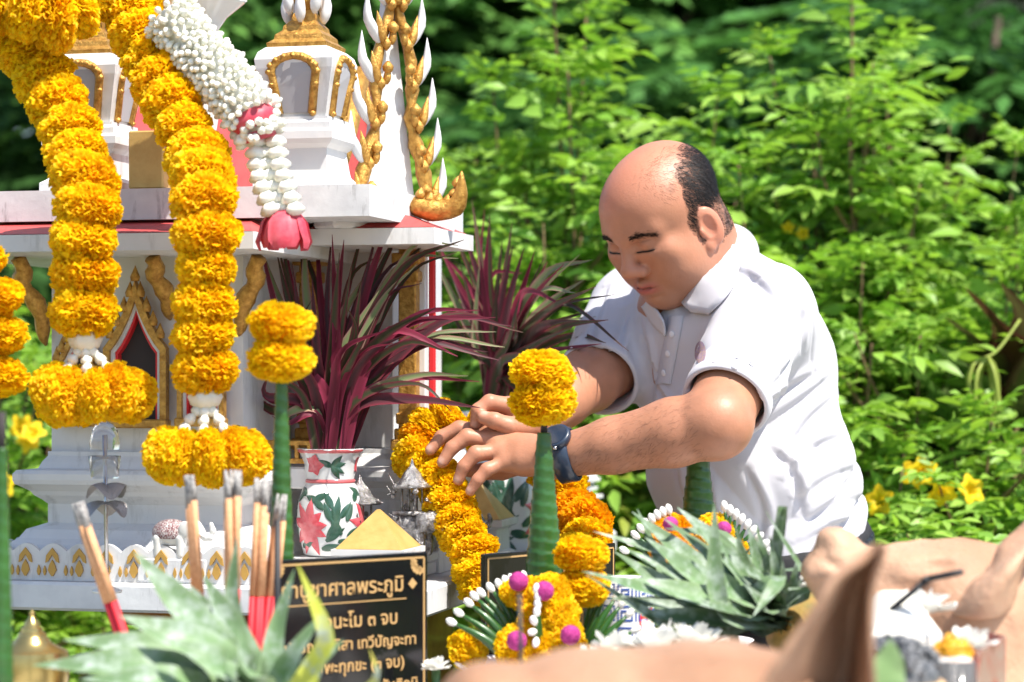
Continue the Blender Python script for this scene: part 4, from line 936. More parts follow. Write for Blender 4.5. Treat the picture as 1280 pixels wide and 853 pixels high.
# --- fine dark hair on the forearms
def arm_hair(Vv, S_, E_, n, seed):
    r = np.random.default_rng(seed); d = (E_-S_)/np.linalg.norm(E_-S_); t = (Vv-S_)@d/np.linalg.norm(E_-S_); rad = np.linalg.norm(Vv-S_-((Vv-S_)@d)[:, None]*d, axis=1); ok = np.where((t > .05) & (t < .82) & (rad < .07))[0]
    q = Vv[r.choice(ok, n)]; c = S_+((q-S_)@d)[:, None]*d; nr = q-c; nr /= np.linalg.norm(nr, axis=1, keepdims=True)
    dr = d*.8+np.array((0,0,-.5))+r.normal(0,.35,(n,3)); dr -= nr*(dr*nr).sum(1)[:, None]*.85; dr /= np.linalg.norm(dr, axis=1, keepdims=True); L = r.uniform(.006,.013,n)[:, None]; w = np.cross(nr, dr)*.00009
    Vh = np.stack([q-w, q+w, q+dr*L*.55+nr*.0012+w*.8, q+dr*L*.55+nr*.0012-w*.8, q+dr*L+nr*.0016+w*.1, q+dr*L+nr*.0016-w*.1], 1).reshape(-1,3); b = np.arange(n)[:, None]*6
    return Vh, np.vstack([b+np.array((0,1,2,3)), b+np.array((3,2,4,5))])
Vh, Fh = arm_hair(allV[0], EL, WL, 1100, 1); ah = link_mesh('arm_hair', np_mesh('arm_hair', Vh, Fh), M_hair, man); ah['kind'] = 'stuff'
# ------------------------------------------------------------------ offering table
M_table = mat('table_cloth_white', (.62,.60,.58), .8, bump=(60,.3,.002), var=((.5,.48,.46), 6, .6))
TZ = .855
tb = thing('offering_table', 'low cloth covered table under the pig heads and flower cones', 'table', (.05,2.25,0))
MB().box((.05,2.25,TZ-.015), (1.55,1.62,.03), None, .006).build('table_top', M_table, tb)
for x in (-.65,.75):
    for y in (1.5,3.0): MB().tube([(x,y,0),(x,y,TZ-.03)], .02, 10).build('leg', M_steel, tb, True)
sd_ = thing('side_table', 'narrow table behind the flower tray against the white shirt', 'table', (.42,3.2,0))
MB().box((.47,3.20,TZ-.016), (.62,.27,.03), None, .006).build('table_top', M_table, sd_)
for x in (.20,.74):
    for y in (3.10,3.30): MB().tube([(x,y,0),(x,y,TZ-.031)], .018, 10).build('leg', M_steel, sd_, True)
# ------------------------------------------------------------------ marigolds
def marigold_mesh(seed, hue=0, n=760):
    r = np.random.default_rng(seed); V = []; F = []; C = []
    i = np.arange(n); ph = i*2.399963; zc = 1-2*(i+.5)/n; nrm = np.stack([np.sqrt(1-zc**2)*np.cos(ph), np.sqrt(1-zc**2)*np.sin(ph), zc], 1)
    lump = 1+.10*vnoise(nrm*2.3+seed, seed)
    for k in range(n):
        nn = nrm[k]; R0 = r.uniform(.74, .84)*lump[k]; R1 = r.uniform(.90, 1.08)*lump[k]
        t = np.cross(nn, (0,0,1)); t /= max(np.linalg.norm(t), 1e-6); b = np.cross(nn, t); a = r.uniform(0, PI); s = t*math.cos(a)+b*math.sin(a); q = np.cross(nn, s)
        w = r.uniform(.09, .15); cur = r.uniform(-.05, .12); base = len(V)
        col = np.array((1.0,.73,.009))*(1-hue)+np.array((1.0,.33,.001))*hue; col = col*r.uniform(.80, 1.08)
        if r.random() < .25: col = col*np.array((1,.88,1))
        for (rad, ww, cc) in ((R0, .45, .62), (R1*.93, 1, .95), (R1, .9, 1.0)):
            for u in (-1, -.33, .33, 1):
                wob = .035*math.sin(u*5+k)+cur*u*u
                V.append((nn*rad+s*w*ww*u+q*(wob+(.05 if rad == R1 else 0)))*np.array((1,1,.74))); C.append(col*np.array((1, .72+.28*cc, 1)))
        for row in (0, 1):
            for c in range(3): o = base+row*4+c; F.append((o, o+1, o+5, o+4))
    # ruffled core
    u = 12; v = 8; base = len(V)
    for a in range(v+1):
        for b_ in range(u):
            th = PI*a/v; p = 2*PI*b_/u; V.append(np.array((math.sin(th)*math.cos(p), math.sin(th)*math.sin(p), math.cos(th)*.74))*.74); C.append(np.array((1.0,.62,.003)))
    for a in range(v):
        for b_ in range(u): F.append((base+a*u+b_, base+a*u+(b_+1) % u, base+(a+1)*u+(b_+1) % u, base+(a+1)*u+b_))
    return np_mesh('marigold', np.array(V), np.array(F), True, np.array(C))
MARI = [marigold_mesh(s, h) for s, h in ((1,0),(2,.04),(3,.10),(4,.02),(5,.45))]
for m in MARI: m.materials.append(M_mari)
def marigold(parent, pos, zdir, rad, sz=1.0, var=None, name='marigold'):
    k = random.randrange(4) if var is None else var
    o = bpy.data.objects.new(name, MARI[k]); COL.objects.link(o); o.parent = parent
    o.matrix_local = wm(parent).inverted() @ align(pos, zdir, random.uniform(0, 6.28), rad*random.uniform(.95, 1.06), sz); return o
def garland(name, label, pts, n, rad, group=None, sz=.85, var=None, cat='garland', orange=()):
    p = spline(pts, n); t = thing(name, label, cat, p[0], group=group); ta = np.gradient(p, axis=0)
    for i in range(n): marigold(t, p[i]+rng.normal(0, .0015, 3), ta[i]+rng.normal(0,.1,3)*np.linalg.norm(ta[i]), rad*rng.uniform(.94,1.05), sz*rng.uniform(.92,1.08), 4 if i in orange else var)
    MB().tube(p, .0025, 6).build('string', M_jasmine, t, True)
    return t
def bud_strand(parent, pts, n, r, name='jasmine_strand'):
    """strand of folded white crown flowers, one mesh"""
    p = spline(pts, n); mb = MB(); ta = np.gradient(p, axis=0)
    for i in range(n):
        M = align((0,0,0), -ta[i]).to_3x3(); L = np.linalg.norm(ta[i])
        mb.lathe([(r*.35,-L*.55),(r*.95,-L*.30),(r,0),(r*.75,L*.35),(r*.4,L*.55)], p[i], 10, M, fn=lambda a, z: 1+.14*math.cos(5*a))
    return mb.build(name, M_jasmine, parent, True)
def pendant(t, top, ring_c, rr, rad, nfl, k=3):
    """white strands from the knot down to a ring of marigolds"""
    top = Vector(top); rc = Vector(ring_c)
    MB().lathe([(.004,.012),(.016,.008),(.020,0),(.016,-.010),(.006,-.016)], top, 14, None, fn=lambda a, z: 1+.1*math.cos(7*a)).build('knot', M_jasmine, t, True)
    for i in range(k):
        a = -PI/2+(i-(k-1)/2)*.85; e = rc+Vector((math.cos(a)*rr*1.0, math.sin(a)*rr*.7, .012)); bud_strand(t, [top-Vector((0,0,.008)), top.lerp(e,.5)+Vector((math.cos(a)*.004,0,0)), e], 6, .0066)
    for i in range(nfl):
        a = 2*PI*i/nfl; c = rc+Vector((math.cos(a)*rr, math.sin(a)*rr*.8, rng.normal(0,.003))); marigold(t, c, (-math.sin(a), math.cos(a), .0), rad, .8)
gA = garland('marigold_garland', 'thick yellow marigold garland draped over the roof, its pendant before the arched door', [P(-45,-45,3.10), P(20,35,3.06), P(62,110,3.02), P(98,200,2.97), P(108,265,2.92), P(104,330,2.92), P(106,388,2.92)], 14, .040, 'garlands hanging from the roof', 1.08)
pendant(gA, P(106,424,2.92), P(116,494,2.92), .043, .034, 9)
gB = garland('marigold_garland', 'thick yellow marigold garland draped over the roof, its pendant over the incense sticks', [P(150,-25,3.08), P(180,55,3.05), P(215,130,3.0), P(245,195,2.96), P(256,255,2.91), P(255,340,2.90), P(254,400,2.90), P(257,462,2.90)], 15, .0385, 'garlands hanging from the roof', 1.08)
pendant(gB, P(256,496,2.90), P(258,573,2.90), .044, .034, 9)
gC = garland('marigold_garland', 'short marigold garland end at the far left of the shrine', [P(-38,330,2.86), P(-12,395,2.86), P(-9,466,2.86)], 4, .042, 'garlands hanging from the roof')
gD = garland('marigold_garland', 'bunched marigold garland looped at the top of the left roof turret', [P(-20,-12,3.0), P(30,5,2.98), P(78,18,3.0), P(100,-10,3.04)], 6, .044, 'garlands hanging from the roof')
# garland the man lays over the rail, and the one lying behind the cone
garland('marigold_garland', 'marigold garland held by the man, hanging down over the platform edge', [P(560,523,3.36), P(530,548,3.36), P(525,580,3.33), P(552,605,3.30), P(565,640,3.27), P(592,690,3.24), P(602,735,3.22)], 13, .034, 'garlands laid on the platform', .85, orange=(2,))
garland('marigold_garland', 'marigold garland sagging along the side rail behind the tall leaf cone', [P(600,540,3.42), P(628,538,3.42), P(662,555,3.46), P(700,600,3.45), P(715,640,3.40), P(735,665,3.34), P(725,700,3.28)], 9, .038, 'garlands laid on the platform', .7, orange=(5,6))
# jasmine garland with red band and rose
jg = thing('jasmine_garland', 'thick white jasmine garland with red bands and a pink rose end', 'garland', P(200,10,3.02))
def bud_rope(parent, pts, n, R0, bl, name):
    p = spline(pts, n); ta = np.gradient(p, axis=0); mb = MB()
    rb_ = np.random.default_rng(4)
    for i in range(n):
        t = Vector(ta[i]).normalized(); a = t.orthogonal().normalized(); b = t.cross(a); k = 17
        for j in range(k):
            an = 2*PI*(j+.5*(i % 2)+rb_.normal(0,.16))/k; d = a*math.cos(an)+b*math.sin(an); M = align((0,0,0), d+t*(.25+rb_.normal(0,.22))+Vector(rb_.normal(0,.15,3))).to_3x3() @ Matrix.Diagonal((1,1,rb_.uniform(.85,1.35)))
            mb.lathe([(bl*.25,0),(bl*.42,bl*.5),(bl*.48,bl*.85),(bl*.30,bl*1.15),(0,bl*1.3)], Vector(p[i])+d*(R0-bl*.8+rb_.normal(0,.0012))+t*rb_.normal(0,.0010), 7, M, cap=False)
    mb.tube(p, R0*.7, 10); return mb.build(name, M_jasmine, parent, True)
bud_rope(jg, [P(210,18,3.02), P(252,70,3.01), P(290,112,2.99), P(318,148,2.97)], 25, .033, .0092, 'bud_rope')
M_rose = mat('pink_rose_petal', (.62,.06,.10), .5, transl=.25, var=((.72,.16,.20), 40, .7))
MB().tube([P(312,140,2.97), P(317,150,2.97), P(322,160,2.97)], [.025,.030,.026], 12).build('red_band', M_rose, jg, True)
bud_rope(jg, [P(320,157,2.97), P(326,168,2.97)], 2, .026, .012, 'bud_rope')
MB().tube([P(322,166,2.97), P(325,176,2.97)], [.022,.022], 12).build('red_band', M_rose, jg, True)
for k, (x0, x1, x2) in enumerate(((315,322,338),(328,338,350),(340,352,368),(322,334,344))):
    bud_strand(jg, [P(x0+4,178,2.97+.008*(k%2)), P(x1,215,2.96+.01*(k%2)), P(x2,262,2.95+.01*(k%2))], 7, .0125)
def rose(parent, c, s, m, name='rose'):
    rr = np.random.default_rng(5); ob = None
    for k in range(18):
        a = k*2.4; mb = MB(); rows = []; q = k/18; Rr = s*(.30+.38*q)
        for t in np.linspace(0, 1, 6):
            row = []
            for u in np.linspace(-1, 1, 6):
                th = (.1+(.55+.12*q)*t)*PI; an = a+u*(.75-.25*q)*math.sin(PI*(.25+.6*t)); fl = 1+.30*max(0, t-.6)*q*4+.04*math.sin(u*7+k)
                row.append(Vector(c)+Vector((math.cos(an)*math.sin(th)*Rr*fl, math.sin(an)*math.sin(th)*Rr*fl, -s*.55+math.cos(th)*s*.62)))
            rows.append(row)
        mb.loft(rows, False); mb.build('petal', m, parent, True)
    for k in range(0):
        a = k*2.4; el = .25+.75*(k/22); L = s*(.75+.4*k/22); mb = MB(); rows = []
        for t in np.linspace(0, 1, 5):
            row = []
            for u in np.linspace(-1, 1, 5):
                an = a+u*.55*math.sin(PI*(.15+.8*t)); rad = L*math.sin(el)*t**.8*(1+.1*(1-u*u)); z = -L*math.cos(el)*.9*t+s*.1+(.08*s*t*t*(1+.3*math.sin(u*6+k)))
                row.append(Vector(c)+Vector((math.cos(an)*rad, math.sin(an)*rad, z)))
            rows.append(row)
        mb.loft(rows, False); mb.build('petal', m, parent, True)
rs = rose(jg, P(356,264,2.96), .048, M_rose)
# white vase on the plinth with pink petals
vz = thing('white_vase', 'white vase with flared wavy rim and pink petals on the roof plinth', 'vase', P(248,228,3.10)); M_porc = mat('white_porcelain', (.74,.74,.73), .2, coat=.4, bump=(12,.05,.002))
b0 = P(248,228,3.12); kk = 3.12/FOC; b0.z = 1.5105
MB().lathe([(24*kk,0),(26*kk,8*kk),(20*kk,18*kk),(22*kk,60*kk),(30*kk,110*kk),(24*kk,160*kk),(22*kk,185*kk),(34*kk,205*kk),(54*kk,222*kk),(58*kk,226*kk),(50*kk,222*kk),(28*kk,205*kk)], b0, 40, None, cap=False, fn=lambda a, z: 1+(.06*math.cos(6*a) if z > .2 else 0)).build('vase_body', M_porc, vz, True)
for k in range(16):
    a = k*2.4; c = b0+Vector((math.cos(a)*.02*(k%3), math.sin(a)*.02*(k%3), 226*kk)); m = MB(); m.lathe([(.002,0),(.014,.008),(.018,.018),(.012,.024)], c, 9, align((0,0,0), (math.cos(a)*.6,math.sin(a)*.6,1)).to_3x3(), cap=False); m.build('petal', M_rose, vz, True)
# ------------------------------------------------------------------ leaf cones (rolled banana leaf) with marigolds on top
def leaf_cone(label, px, ytop, ybot, wtop, wbot, d, fl=None, frad=.038, group='rolled banana leaf cones', seed=0):
    k = d/FOC; top = P(px, ytop, d); z0 = TZ; zt = top.z; slope = (wbot-wtop)/2/(ybot-ytop)
    t = thing('leaf_cone', label, 'leaf cone', (top.x, d, z0), group=group); H = zt-z0; n = 150; prof = []
    r0 = wtop/2*k; mb = MB(); rings = []
    rmax = wbot/2*k*1.02
    for i in range(n+1):
        f = i/n; z = H*f; r = min(r0+(H-z)*slope, rmax)
        rings.append([Vector((top.x, d, z0+z))+Vector((math.cos(a), math.sin(a), 0))*r*(1+.085*(((a/(2*PI)+z/.0145) % 1.0)**2-.4)) for a in np.linspace(0, 2*PI, 48, endpoint=False)])
    mb.loft(rings, True, True, True); mb.build('rolled_leaf', M_leafgreen, t, True)
    MB().tube([(top.x,d,zt-.005),(top.x,d,zt+.035)], .0042, 8).build('stick', M_dark, t, True)
    if fl:
        for (fx, fy, s) in fl: marigold(t, P(fx, fy, d), (rng.normal(0,.08), rng.normal(0,.08), 1), frad*s, .95)
    return t
leaf_cone('green rolled leaf cone topped by two marigolds in front of the watch', 680, 541, 735, 17, 50, 2.93, [(679,503,1.03),(678,466,.97)], .0385)
leaf_cone('green rolled leaf cone topped by two marigolds beside the floral vase', 352, 478, 690, 15, 30, 2.72, [(351,450,1.0),(352,406,.96)], .0385)
leaf_cone('dark green rolled leaf cone standing against the white shirt', 873, 540, 665, 20, 46, 3.285)
leaf_cone('dark green rolled leaf cone standing by the brass lid', 2, 560, 850, 14, 30, 2.35)
# two marigolds on a stick
ms = thing('marigold_stick', 'two marigolds on a thin bamboo skewer beside the tall leaf cone', 'flower stick', (P(728,700,2.86).x,2.86,TZ))
MB().tube([(P(728,700,2.86).x,2.86,TZ), P(728,690,2.86)], .0016, 6).build('skewer', M_wood, ms, True)
marigold(ms, P(728,693,2.86), (.05,0,1), .0335, .95); marigold(ms, P(728,734,2.86), (-.05,0,1), .0345, 1.0)
# ------------------------------------------------------------------ flower trays with leaf fingers
M_bud = mat('white_bud', (.82,.81,.76), .45, spec=.3); M_purple = mat('purple_amaranth', (.36,.015,.17), .6, bump=(300,1,.003), var=((.55,.05,.28), 200, .8))
def finger(parent, a, b, w=.0068):
    a = Vector(a); b = Vector(b); mid = (a+b)/2+Vector((0,-.004,.006))
    o = MB().tube(spline([a, mid, b], 8), [w*.9,w,w,w*.9,w*.75,w*.6,w*.42,w*.25], 8).build('leaf_finger', M_leafgreen, parent, True)
    d = (b-mid).normalized(); MB().lathe([(.001,-.003),(.0036,.001),(.0046,.005),(.0036,.0095),(.001,.012)], b, 10, align((0,0,0), d).to_3x3()).build('bud', M_bud, o, True)
def amaranth(parent, c, r=.0115):
    return MB().lathe([(r*math.sin(PI*i/12)+1e-5, -r*math.cos(PI*i/12)) for i in range(13)], c, 20, None, cap=False, fn=lambda a, z: 1+.07*math.sin(9*a+z*900)).build('amaranth', M_purple, parent, True)
tr = thing('flower_tray', 'pale bowl of marigolds, purple amaranths and green leaf fingers before the tall cone', 'flower tray', (P(680,830,2.84).x,2.84,TZ))
tx = P(672,830,2.84).x; M_bowl = mat('pale_plastic_bowl', (.66,.62,.64), .35)
MB().lathe([(.05,0),(.055,.004),(.075,.05),(.095,.066),(.098,.068),(.092,.066),(.07,.05),(.0001,.045)], (tx,2.84,TZ), 36, None, cap=False).build('bowl', M_bowl, tr, True)
for (x0,y0,x1,y1,d) in ((640,828,569,780,2.82),(640,822,578,769,2.83),(642,815,590,757,2.84),(645,810,597,749,2.85),(648,806,605,745,2.85),(650,800,616,739,2.86),(652,798,626,735,2.87),(655,795,634,731,2.87),(658,790,641,729,2.88),(660,790,655,726,2.88),
    (740,825,784,770,2.83),(738,820,775,758,2.84),(736,812,768,750,2.85),(733,806,758,742,2.86),(730,800,748,736,2.87),(745,830,790,790,2.82)):
    finger(tr, P(x0,y0,d), P(x1,y1,d))
for k in range(7): finger(tr, P(672+2*k%6,800,2.80+.002*k), P(671+2*math.sin(k),742+9.5*k,2.795), .003)
for (x,y,d,r,dz) in ((662,745,2.84,.022,0),(690,742,2.83,.024,0),(668,778,2.82,.022,0),(698,768,2.82,.024,0),(706,795,2.81,.023,0),(644,808,2.81,.025,0),(675,805,2.81,.021,0),(716,815,2.80,.021,0),(585,812,2.87,.026,0),(640,742,2.86,.016,0)):
    marigold(tr, P(x,y,d), (rng.normal(0,.3),-.8,.4), r, .9)
for (x,y,d) in ((680,739,2.80),(646,801,2.78),(713,794,2.78),(648,727,2.83)): amaranth(tr, P(x,y,d))
tr2 = thing('flower_tray', 'flower tray with leaf fingers and marigolds behind the pineapple crown', 'flower tray', (P(870,700,3.0).x,3.0,TZ))
MB().lathe([(.04,0),(.045,.004),(.06,.07),(.07,.078),(.066,.076),(.0001,.06)], (P(872,700,3.0).x,3.0,TZ), 36, None, cap=False).build('bowl', M_bowl, tr2, True)
for k in range(9):
    a = k/8; finger(tr2, P(825+a*20,720-a*30,2.98), P(785+a*52,690-a*48-8*math.sin(PI*a),2.97), .0055); finger(tr2, P(920-a*10,715-a*25,2.98), P(958-a*52,690-a*52-4*math.sin(PI*a),2.97), .0055)
for (x,y,r,v) in ((838,668,.026,4),(832,690,.022,4),(893,668,.026,1),(892,692,.024,0),(915,690,.02,2),(868,690,.024,2),(850,700,.024,0)): marigold(tr2, P(x,y,2.97), (rng.normal(0,.3),-.8,.4), r, .9, v)
for (x,y) in ((838,655),(905,661),(893,698)): amaranth(tr2, P(x,y,2.93), .009)
# ------------------------------------------------------------------ pineapples
M_pine = mat('pineapple_leaf', (1,1,1), .5, attr=True, bump=(200,.25,.001), var=((.30,.36,.30), 60, .55), spec=.4)
M_fruit = mat('pineapple_rind', (.42,.24,.06), .6, var=((.20,.16,.04), 40, .8), bump=(60,.6,.004))
def pineapple(label, base, axis, leaves, fl, fr, dupes=True):
    base = Vector(base); axis = Vector(axis).normalized(); t = thing('pineapple', label, 'pineapple', base-axis*fl, group='pineapples on the table')
    q = align((0,0,0), axis).to_3x3(); prof = [(fr*.5,0)]+[(fr*math.sin(PI*(.12+.80*i/14))**.6, fl*i/14) for i in range(15)]
    MB().lathe(prof, base-axis*fl, 26, q, fn=lambda a, z: 1+.05*abs(math.sin(a*7+z*90))).build('fruit', M_fruit, t, True)
    for (pts, w, g) in leaves+[([q+Vector(rng.normal(0,1,3))*(.004+.010*i) for i, q in enumerate(pts)], w*.7, g*rng.uniform(.7,1.1)) for (pts, w, g) in leaves if dupes]: strap(t, pts, w, M_pine, (.10*g,.175*g,.075*g), (.18*g,.26*g,.13*g), up=(0.1,-.7,.7), fold=.38, n=18, name='crown_leaf', pw=.62)
    return t
b1 = (975,778,2.72); LV = []
for (x,y,bx,by,w,dd,g) in ((768,690,850,745,.034,.0,1.0),(790,640,880,715,.036,.02,.95),(806,672,900,745,.04,-.03,1.1),(846,634,905,690,.036,.03,.8),(865,648,915,705,.036,-.02,1.15),(760,748,860,760,.03,-.03,.6),(790,765,880,775,.034,-.05,.75),(790,722,880,750,.042,-.06,1.15),
    (898,676,935,720,.038,-.06,.9),(935,660,950,710,.03,-.02,1.05),(945,655,955,700,.02,-.05,1.1),(962,670,968,715,.018,-.05,1.1),(978,700,978,735,.018,-.05,1.0),(996,700,990,735,.016,-.03,1.0),(880,748,930,768,.045,-.09,1.05),(860,700,920,745,.045,-.08,1.1),(930,730,955,760,.04,-.1,1.0),(1003,720,992,750,.014,-.02,1.0)):
    LV.append(([P(b1[0]+rng.uniform(-8,4),b1[1]+rng.uniform(-6,6),b1[2]), P((b1[0]+bx)/2-4,(b1[1]+by)/2-4,b1[2]+dd*.6), P(bx,by,b1[2]+dd), P(x,y,b1[2]+dd*1.2)], w, g))
pineapple('pineapple with a spiky grey green crown in front of the white shirt', P(968,778,2.74), (-.75,-.1,.25), LV, .16, .055)
M_yl = None; LV = []
for (x,y,bx,by,w,dd,g) in ((168,690,235,770,.040,.0,1.0),(80,800,200,815,.036,-.02,1.05),(40,832,190,835,.040,-.06,1.0),(296,672,290,760,.020,.03,.9),(235,730,280,790,.03,.05,.85),(368,712,345,790,.020,.02,1.1),(100,850,210,852,.036,-.08,1.1),(150,770,250,812,.045,-.05,1.1),(400,770,370,815,.026,-.03,1.1),(300,790,310,830,.04,-.1,1.1),(210,800,270,830,.045,-.09,1.15),(255,720,290,790,.034,.02,.95),(430,800,390,835,.03,-.03,1.0)):
    LV.append(([P(318+rng.uniform(-12,12),905,2.40), P((318+bx)/2+4,(900+by)/2,2.40+dd*.5), P(bx,by,2.40+dd), P(x,y,2.40+dd)], w*1.2, g))
pn = pineapple('pineapple with blurred pale green crown leaves before the black sign', P(318,905,2.41), (0,0,1), LV, P(318,905,2.41).z-TZ, .05, False)
for (x,y,bx,by,w,c) in ((372,706,405,790,.022,(.42,.45,.06)),(462,812,470,850,.018,(.45,.42,.08)),(470,845,450,870,.02,(.4,.4,.1))):
    strap(pn, [P(350,905,2.36), P((350+bx)/2+18,by+40,2.36), P(bx,by,2.34), P(x,y,2.33)], w*1.2, M_pine, c, c, up=(0.1,-.7,.7), fold=.3, n=14, name='yellowed_leaf', pw=.5)
# ------------------------------------------------------------------ incense in a pot
M_inc = mat('incense_tan', (.62,.33,.17), .75, var=((.50,.24,.11), 200, .6), bump=(500,.3,.0005)); M_incred = mat('incense_red', (.55,.018,.03), .6); M_ash = mat('incense_ash', (.42,.40,.38), .9, var=((.10,.09,.09), 220, .9), bump=(400,.6,.001))
pot = thing('incense_pot', 'brass incense pot holding the burnt incense bundles', 'incense pot', (P(255,900,2.63).x,2.63,TZ))
MB().lathe([(.05,0),(.06,.004),(.045,.015),(.07,.05),(.085,.085),(.092,.092),(.085,.092),(.078,.080),(.0001,.078)], (P(255,900,2.63).x,2.63,TZ), 32, None, cap=False).build('pot_body', M_brass, pot, True)
def bundle(label, x0, y0, x1, y1, yred, n, d, w=.0039, spread=.0072):
    a = P(x1, y1, d); b = P(x0, y0, d); t = thing('incense_bundle', label, 'incense', a, group='incense bundles in the pot'); r = np.random.default_rng(int(x0))
    ax = (b-a).normalized(); s1 = ax.cross(Vector((0,1,0))).normalized(); s2 = ax.cross(s1); f = (y1-yred)/(y1-y0)
    for k in range(n):
        an = k*2.4; o = (s1*math.cos(an)+s2*math.sin(an))*spread*math.sqrt((k+.3)/n); j = (s1*r.normal(0,.6)+s2*r.normal(0,.6))*spread*.7; pa = a+o; pb = b+o+j; e = pb.lerp(pa, r.uniform(.10,.15)); m = pa.lerp(pb, f)
        st = MB().tube([m, m.lerp(e,.5), e], w, 7).build('stick', M_inc, t, True); MB().tube([pa, m], w*.9, 7).build('red_foot', M_incred, st, True)
        MB().tube([e, e.lerp(pb,.5)+j*.3, pb+j*.6], [w*.95,w*.85,w*.4], 6).build('ash_tip', M_ash, st, True)
bundle('leaning bundle of burnt incense with black tips before the lotus fence', 98, 628, 190, 905, 752, 7, 2.61)
bundle('upright bundle of burnt incense below the hanging garland pendant', 238, 594, 262, 905, 740, 9, 2.63)
bundle('upright bundle of burnt incense between the pendant and the leaf cone', 291, 588, 290, 905, 735, 7, 2.60)
bundle('tight bundle of burnt incense against the left leaf cone', 330, 598, 312, 905, 745, 5, 2.65)
bundle('thin bundle of splayed incense tips leaning on the leaf cone', 352, 618, 322, 905, 745, 6, 2.66, .0034)
def straw_stick(label, pts, r, m, name, cat): t = MB().tube(pts, r, 7).build(name, m, None, True); tag(t, label, cat)
M_blackst = mat('black_stick', (.012,.012,.014), .5)
straw_stick('thin dark stick standing before the black sign', [(P(346,900,2.55).x,2.55,TZ), P(347,650,2.55)], .0035, M_blackst, 'dark_stick', 'stick')
straw_stick('thin dark stick in front of the purple amaranth tray', [(P(656,900,2.3).x,2.3,TZ), P(649,742,2.3)], .0022, M_blackst, 'dark_stick', 'stick')
# ------------------------------------------------------------------ black plaques with gold Thai lettering
M_plaque = mat('black_gloss_plaque', (.006,.006,.007), .12, coat=.5); M_gilt = mat('gilt_lettering', (.52,.32,.13), .45, metal=.25)
def text_part(parent, body, loc, size, Mrot, name, m, align_x='LEFT', bold=0):
    cu = bpy.data.curves.new(name, 'FONT'); cu.body = body; cu.size = size; cu.extrude = .0004; cu.align_x = align_x; cu.offset = bold; cu.resolution_u = 3
    o = bpy.data.objects.new(name+'_curve', cu); COL.objects.link(o)
    dg = bpy.context.evaluated_depsgraph_get(); me = bpy.data.meshes.new_from_object(o.evaluated_get(dg)); bpy.data.objects.remove(o)
    me.transform(Mrot @ Matrix.Translation(loc)); return link_mesh(name, me, m, parent)
def plaque(label, tl, tr_, h, lines, dep, corner=True):
    """tl, tr_ world points of the top corners; h height downward"""
    tl = Vector(tl); tr_ = Vector(tr_); x = (tr_-tl); x.z = 0; W = x.length; x.normalize(); n = Vector((x.y,-x.x,0))
    M = frame(tl, x, EZ, n)                                      # local x right, y up, z outward
    t = thing('prayer_plaque', label, 'sign', (tl+tr_)/2-EZ*(tl.z-TZ), group=None)
    MB().box(M @ Vector((W/2,-h/2,-.004)), (W,h,.007), M.to_3x3(), .001).build('panel', M_plaque, t)
    b = .0035; o = .006
    for (cx, cy, sx, sy) in ((W/2,-o,W-2*o,b*.6),(W/2,-h+o,W-2*o,b*.6),(o,-h/2,b*.6,h-2*o),(W-o,-h/2,b*.6,h-2*o)):
        MB().box(M @ Vector((cx,cy,.0002)), (sx,sy,.0008), M.to_3x3()).build('border', M_gilt, t)
    if corner:
        for sx, cx in ((1,o),(-1,W-o)):
            m = MB()
            for k in range(5):
                a = k*PI/8; p = Vector((cx+sx*(.004+.007*math.cos(a)*1.6), -o-.004-.011*math.sin(a), .0002)); ring = []
                for j in range(10):
                    an = 2*PI*j/10; rr = .0045*(1+.35*math.cos(3*an)); ring.append(M @ (p+Vector((math.cos(an)*rr, math.sin(an)*rr, 0))))
                c = m.verts(ring); m.face(*range(c, c+10))
            g_ = m.build('corner_scroll', M_gilt, t); g_['kind'] = 'stuff'
    for (txt, x_, y_, s) in lines: text_part(t, txt, (x_, y_, .0004), s, M, 'lettering', M_gilt, 'CENTER' if x_ > W*.3 else 'LEFT', .0002)
    if W > .12 and corner: MB().box(M @ Vector((W*.5,-.052,.0003)), (W*.72,.0012,.0008), M.to_3x3()).build('underline', M_gilt, t)
    # stand
    for f in (.2,.8): MB().tube([M @ Vector((W*f,-h*.3,-.008)), Vector(((M @ Vector((W*f,0,-.09))).x, (M @ Vector((W*f,0,-.09))).y, TZ))], .003, 6).build('stand_leg', M_blackst, t)
    return t
tr1 = P(535,690,2.80); tl1 = P(330,713,2.66); tl1.z = tr1.z; W1 = ((tl1-tr1).xy).length
u_ = 2.8/FOC
pq = plaque('black plaque with gold Thai prayer lines before the gold pyramid post', tl1, tr1, tr1.z-TZ, [
    ('คำบูชาศาลพระภูมิ', W1*.47, -.043, .0245), ('◆', W1*.90, -.040, .0125), ('ตั้งนะโม ๓ จบ', W1*.55, -.080, .022), ('ปุริมัญจะ ทิสา เทวีปัญจะทา', W1*.52, -.105, .0175), ('สัพพะทุกขะ (๓ จบ)', W1*.55, -.130, .0185), ('ภูมมัสมิง ทิสาภาเค สันติภูมิ', W1*.52, -.156, .0175), ('(คำถวาย...)', W1*.7, -.183, .0195)], 0)
MB().box((tl1+tr1)/2+Vector((0,0,-.060))+Vector((0,-.0,0)), (.0001,.0001,.0001)) if False else None
tl2 = P(606,693,2.96); tr2p = P(770,640,3.16); tr2p.z = tl2.z; W2 = ((tl2-tr2p).xy).length
plaque('black plaque with gold Thai title standing behind the tall leaf cone', tl2, tr2p, tl2.z-TZ, [('คาถาบูชา', W2*.30, -.036, .030), ('พระภูมิเจ้าที่', W2*.5, -.066, .022), ('ตั้งนะโม ๓ จบ', W2*.5, -.092, .02)], 0, False)
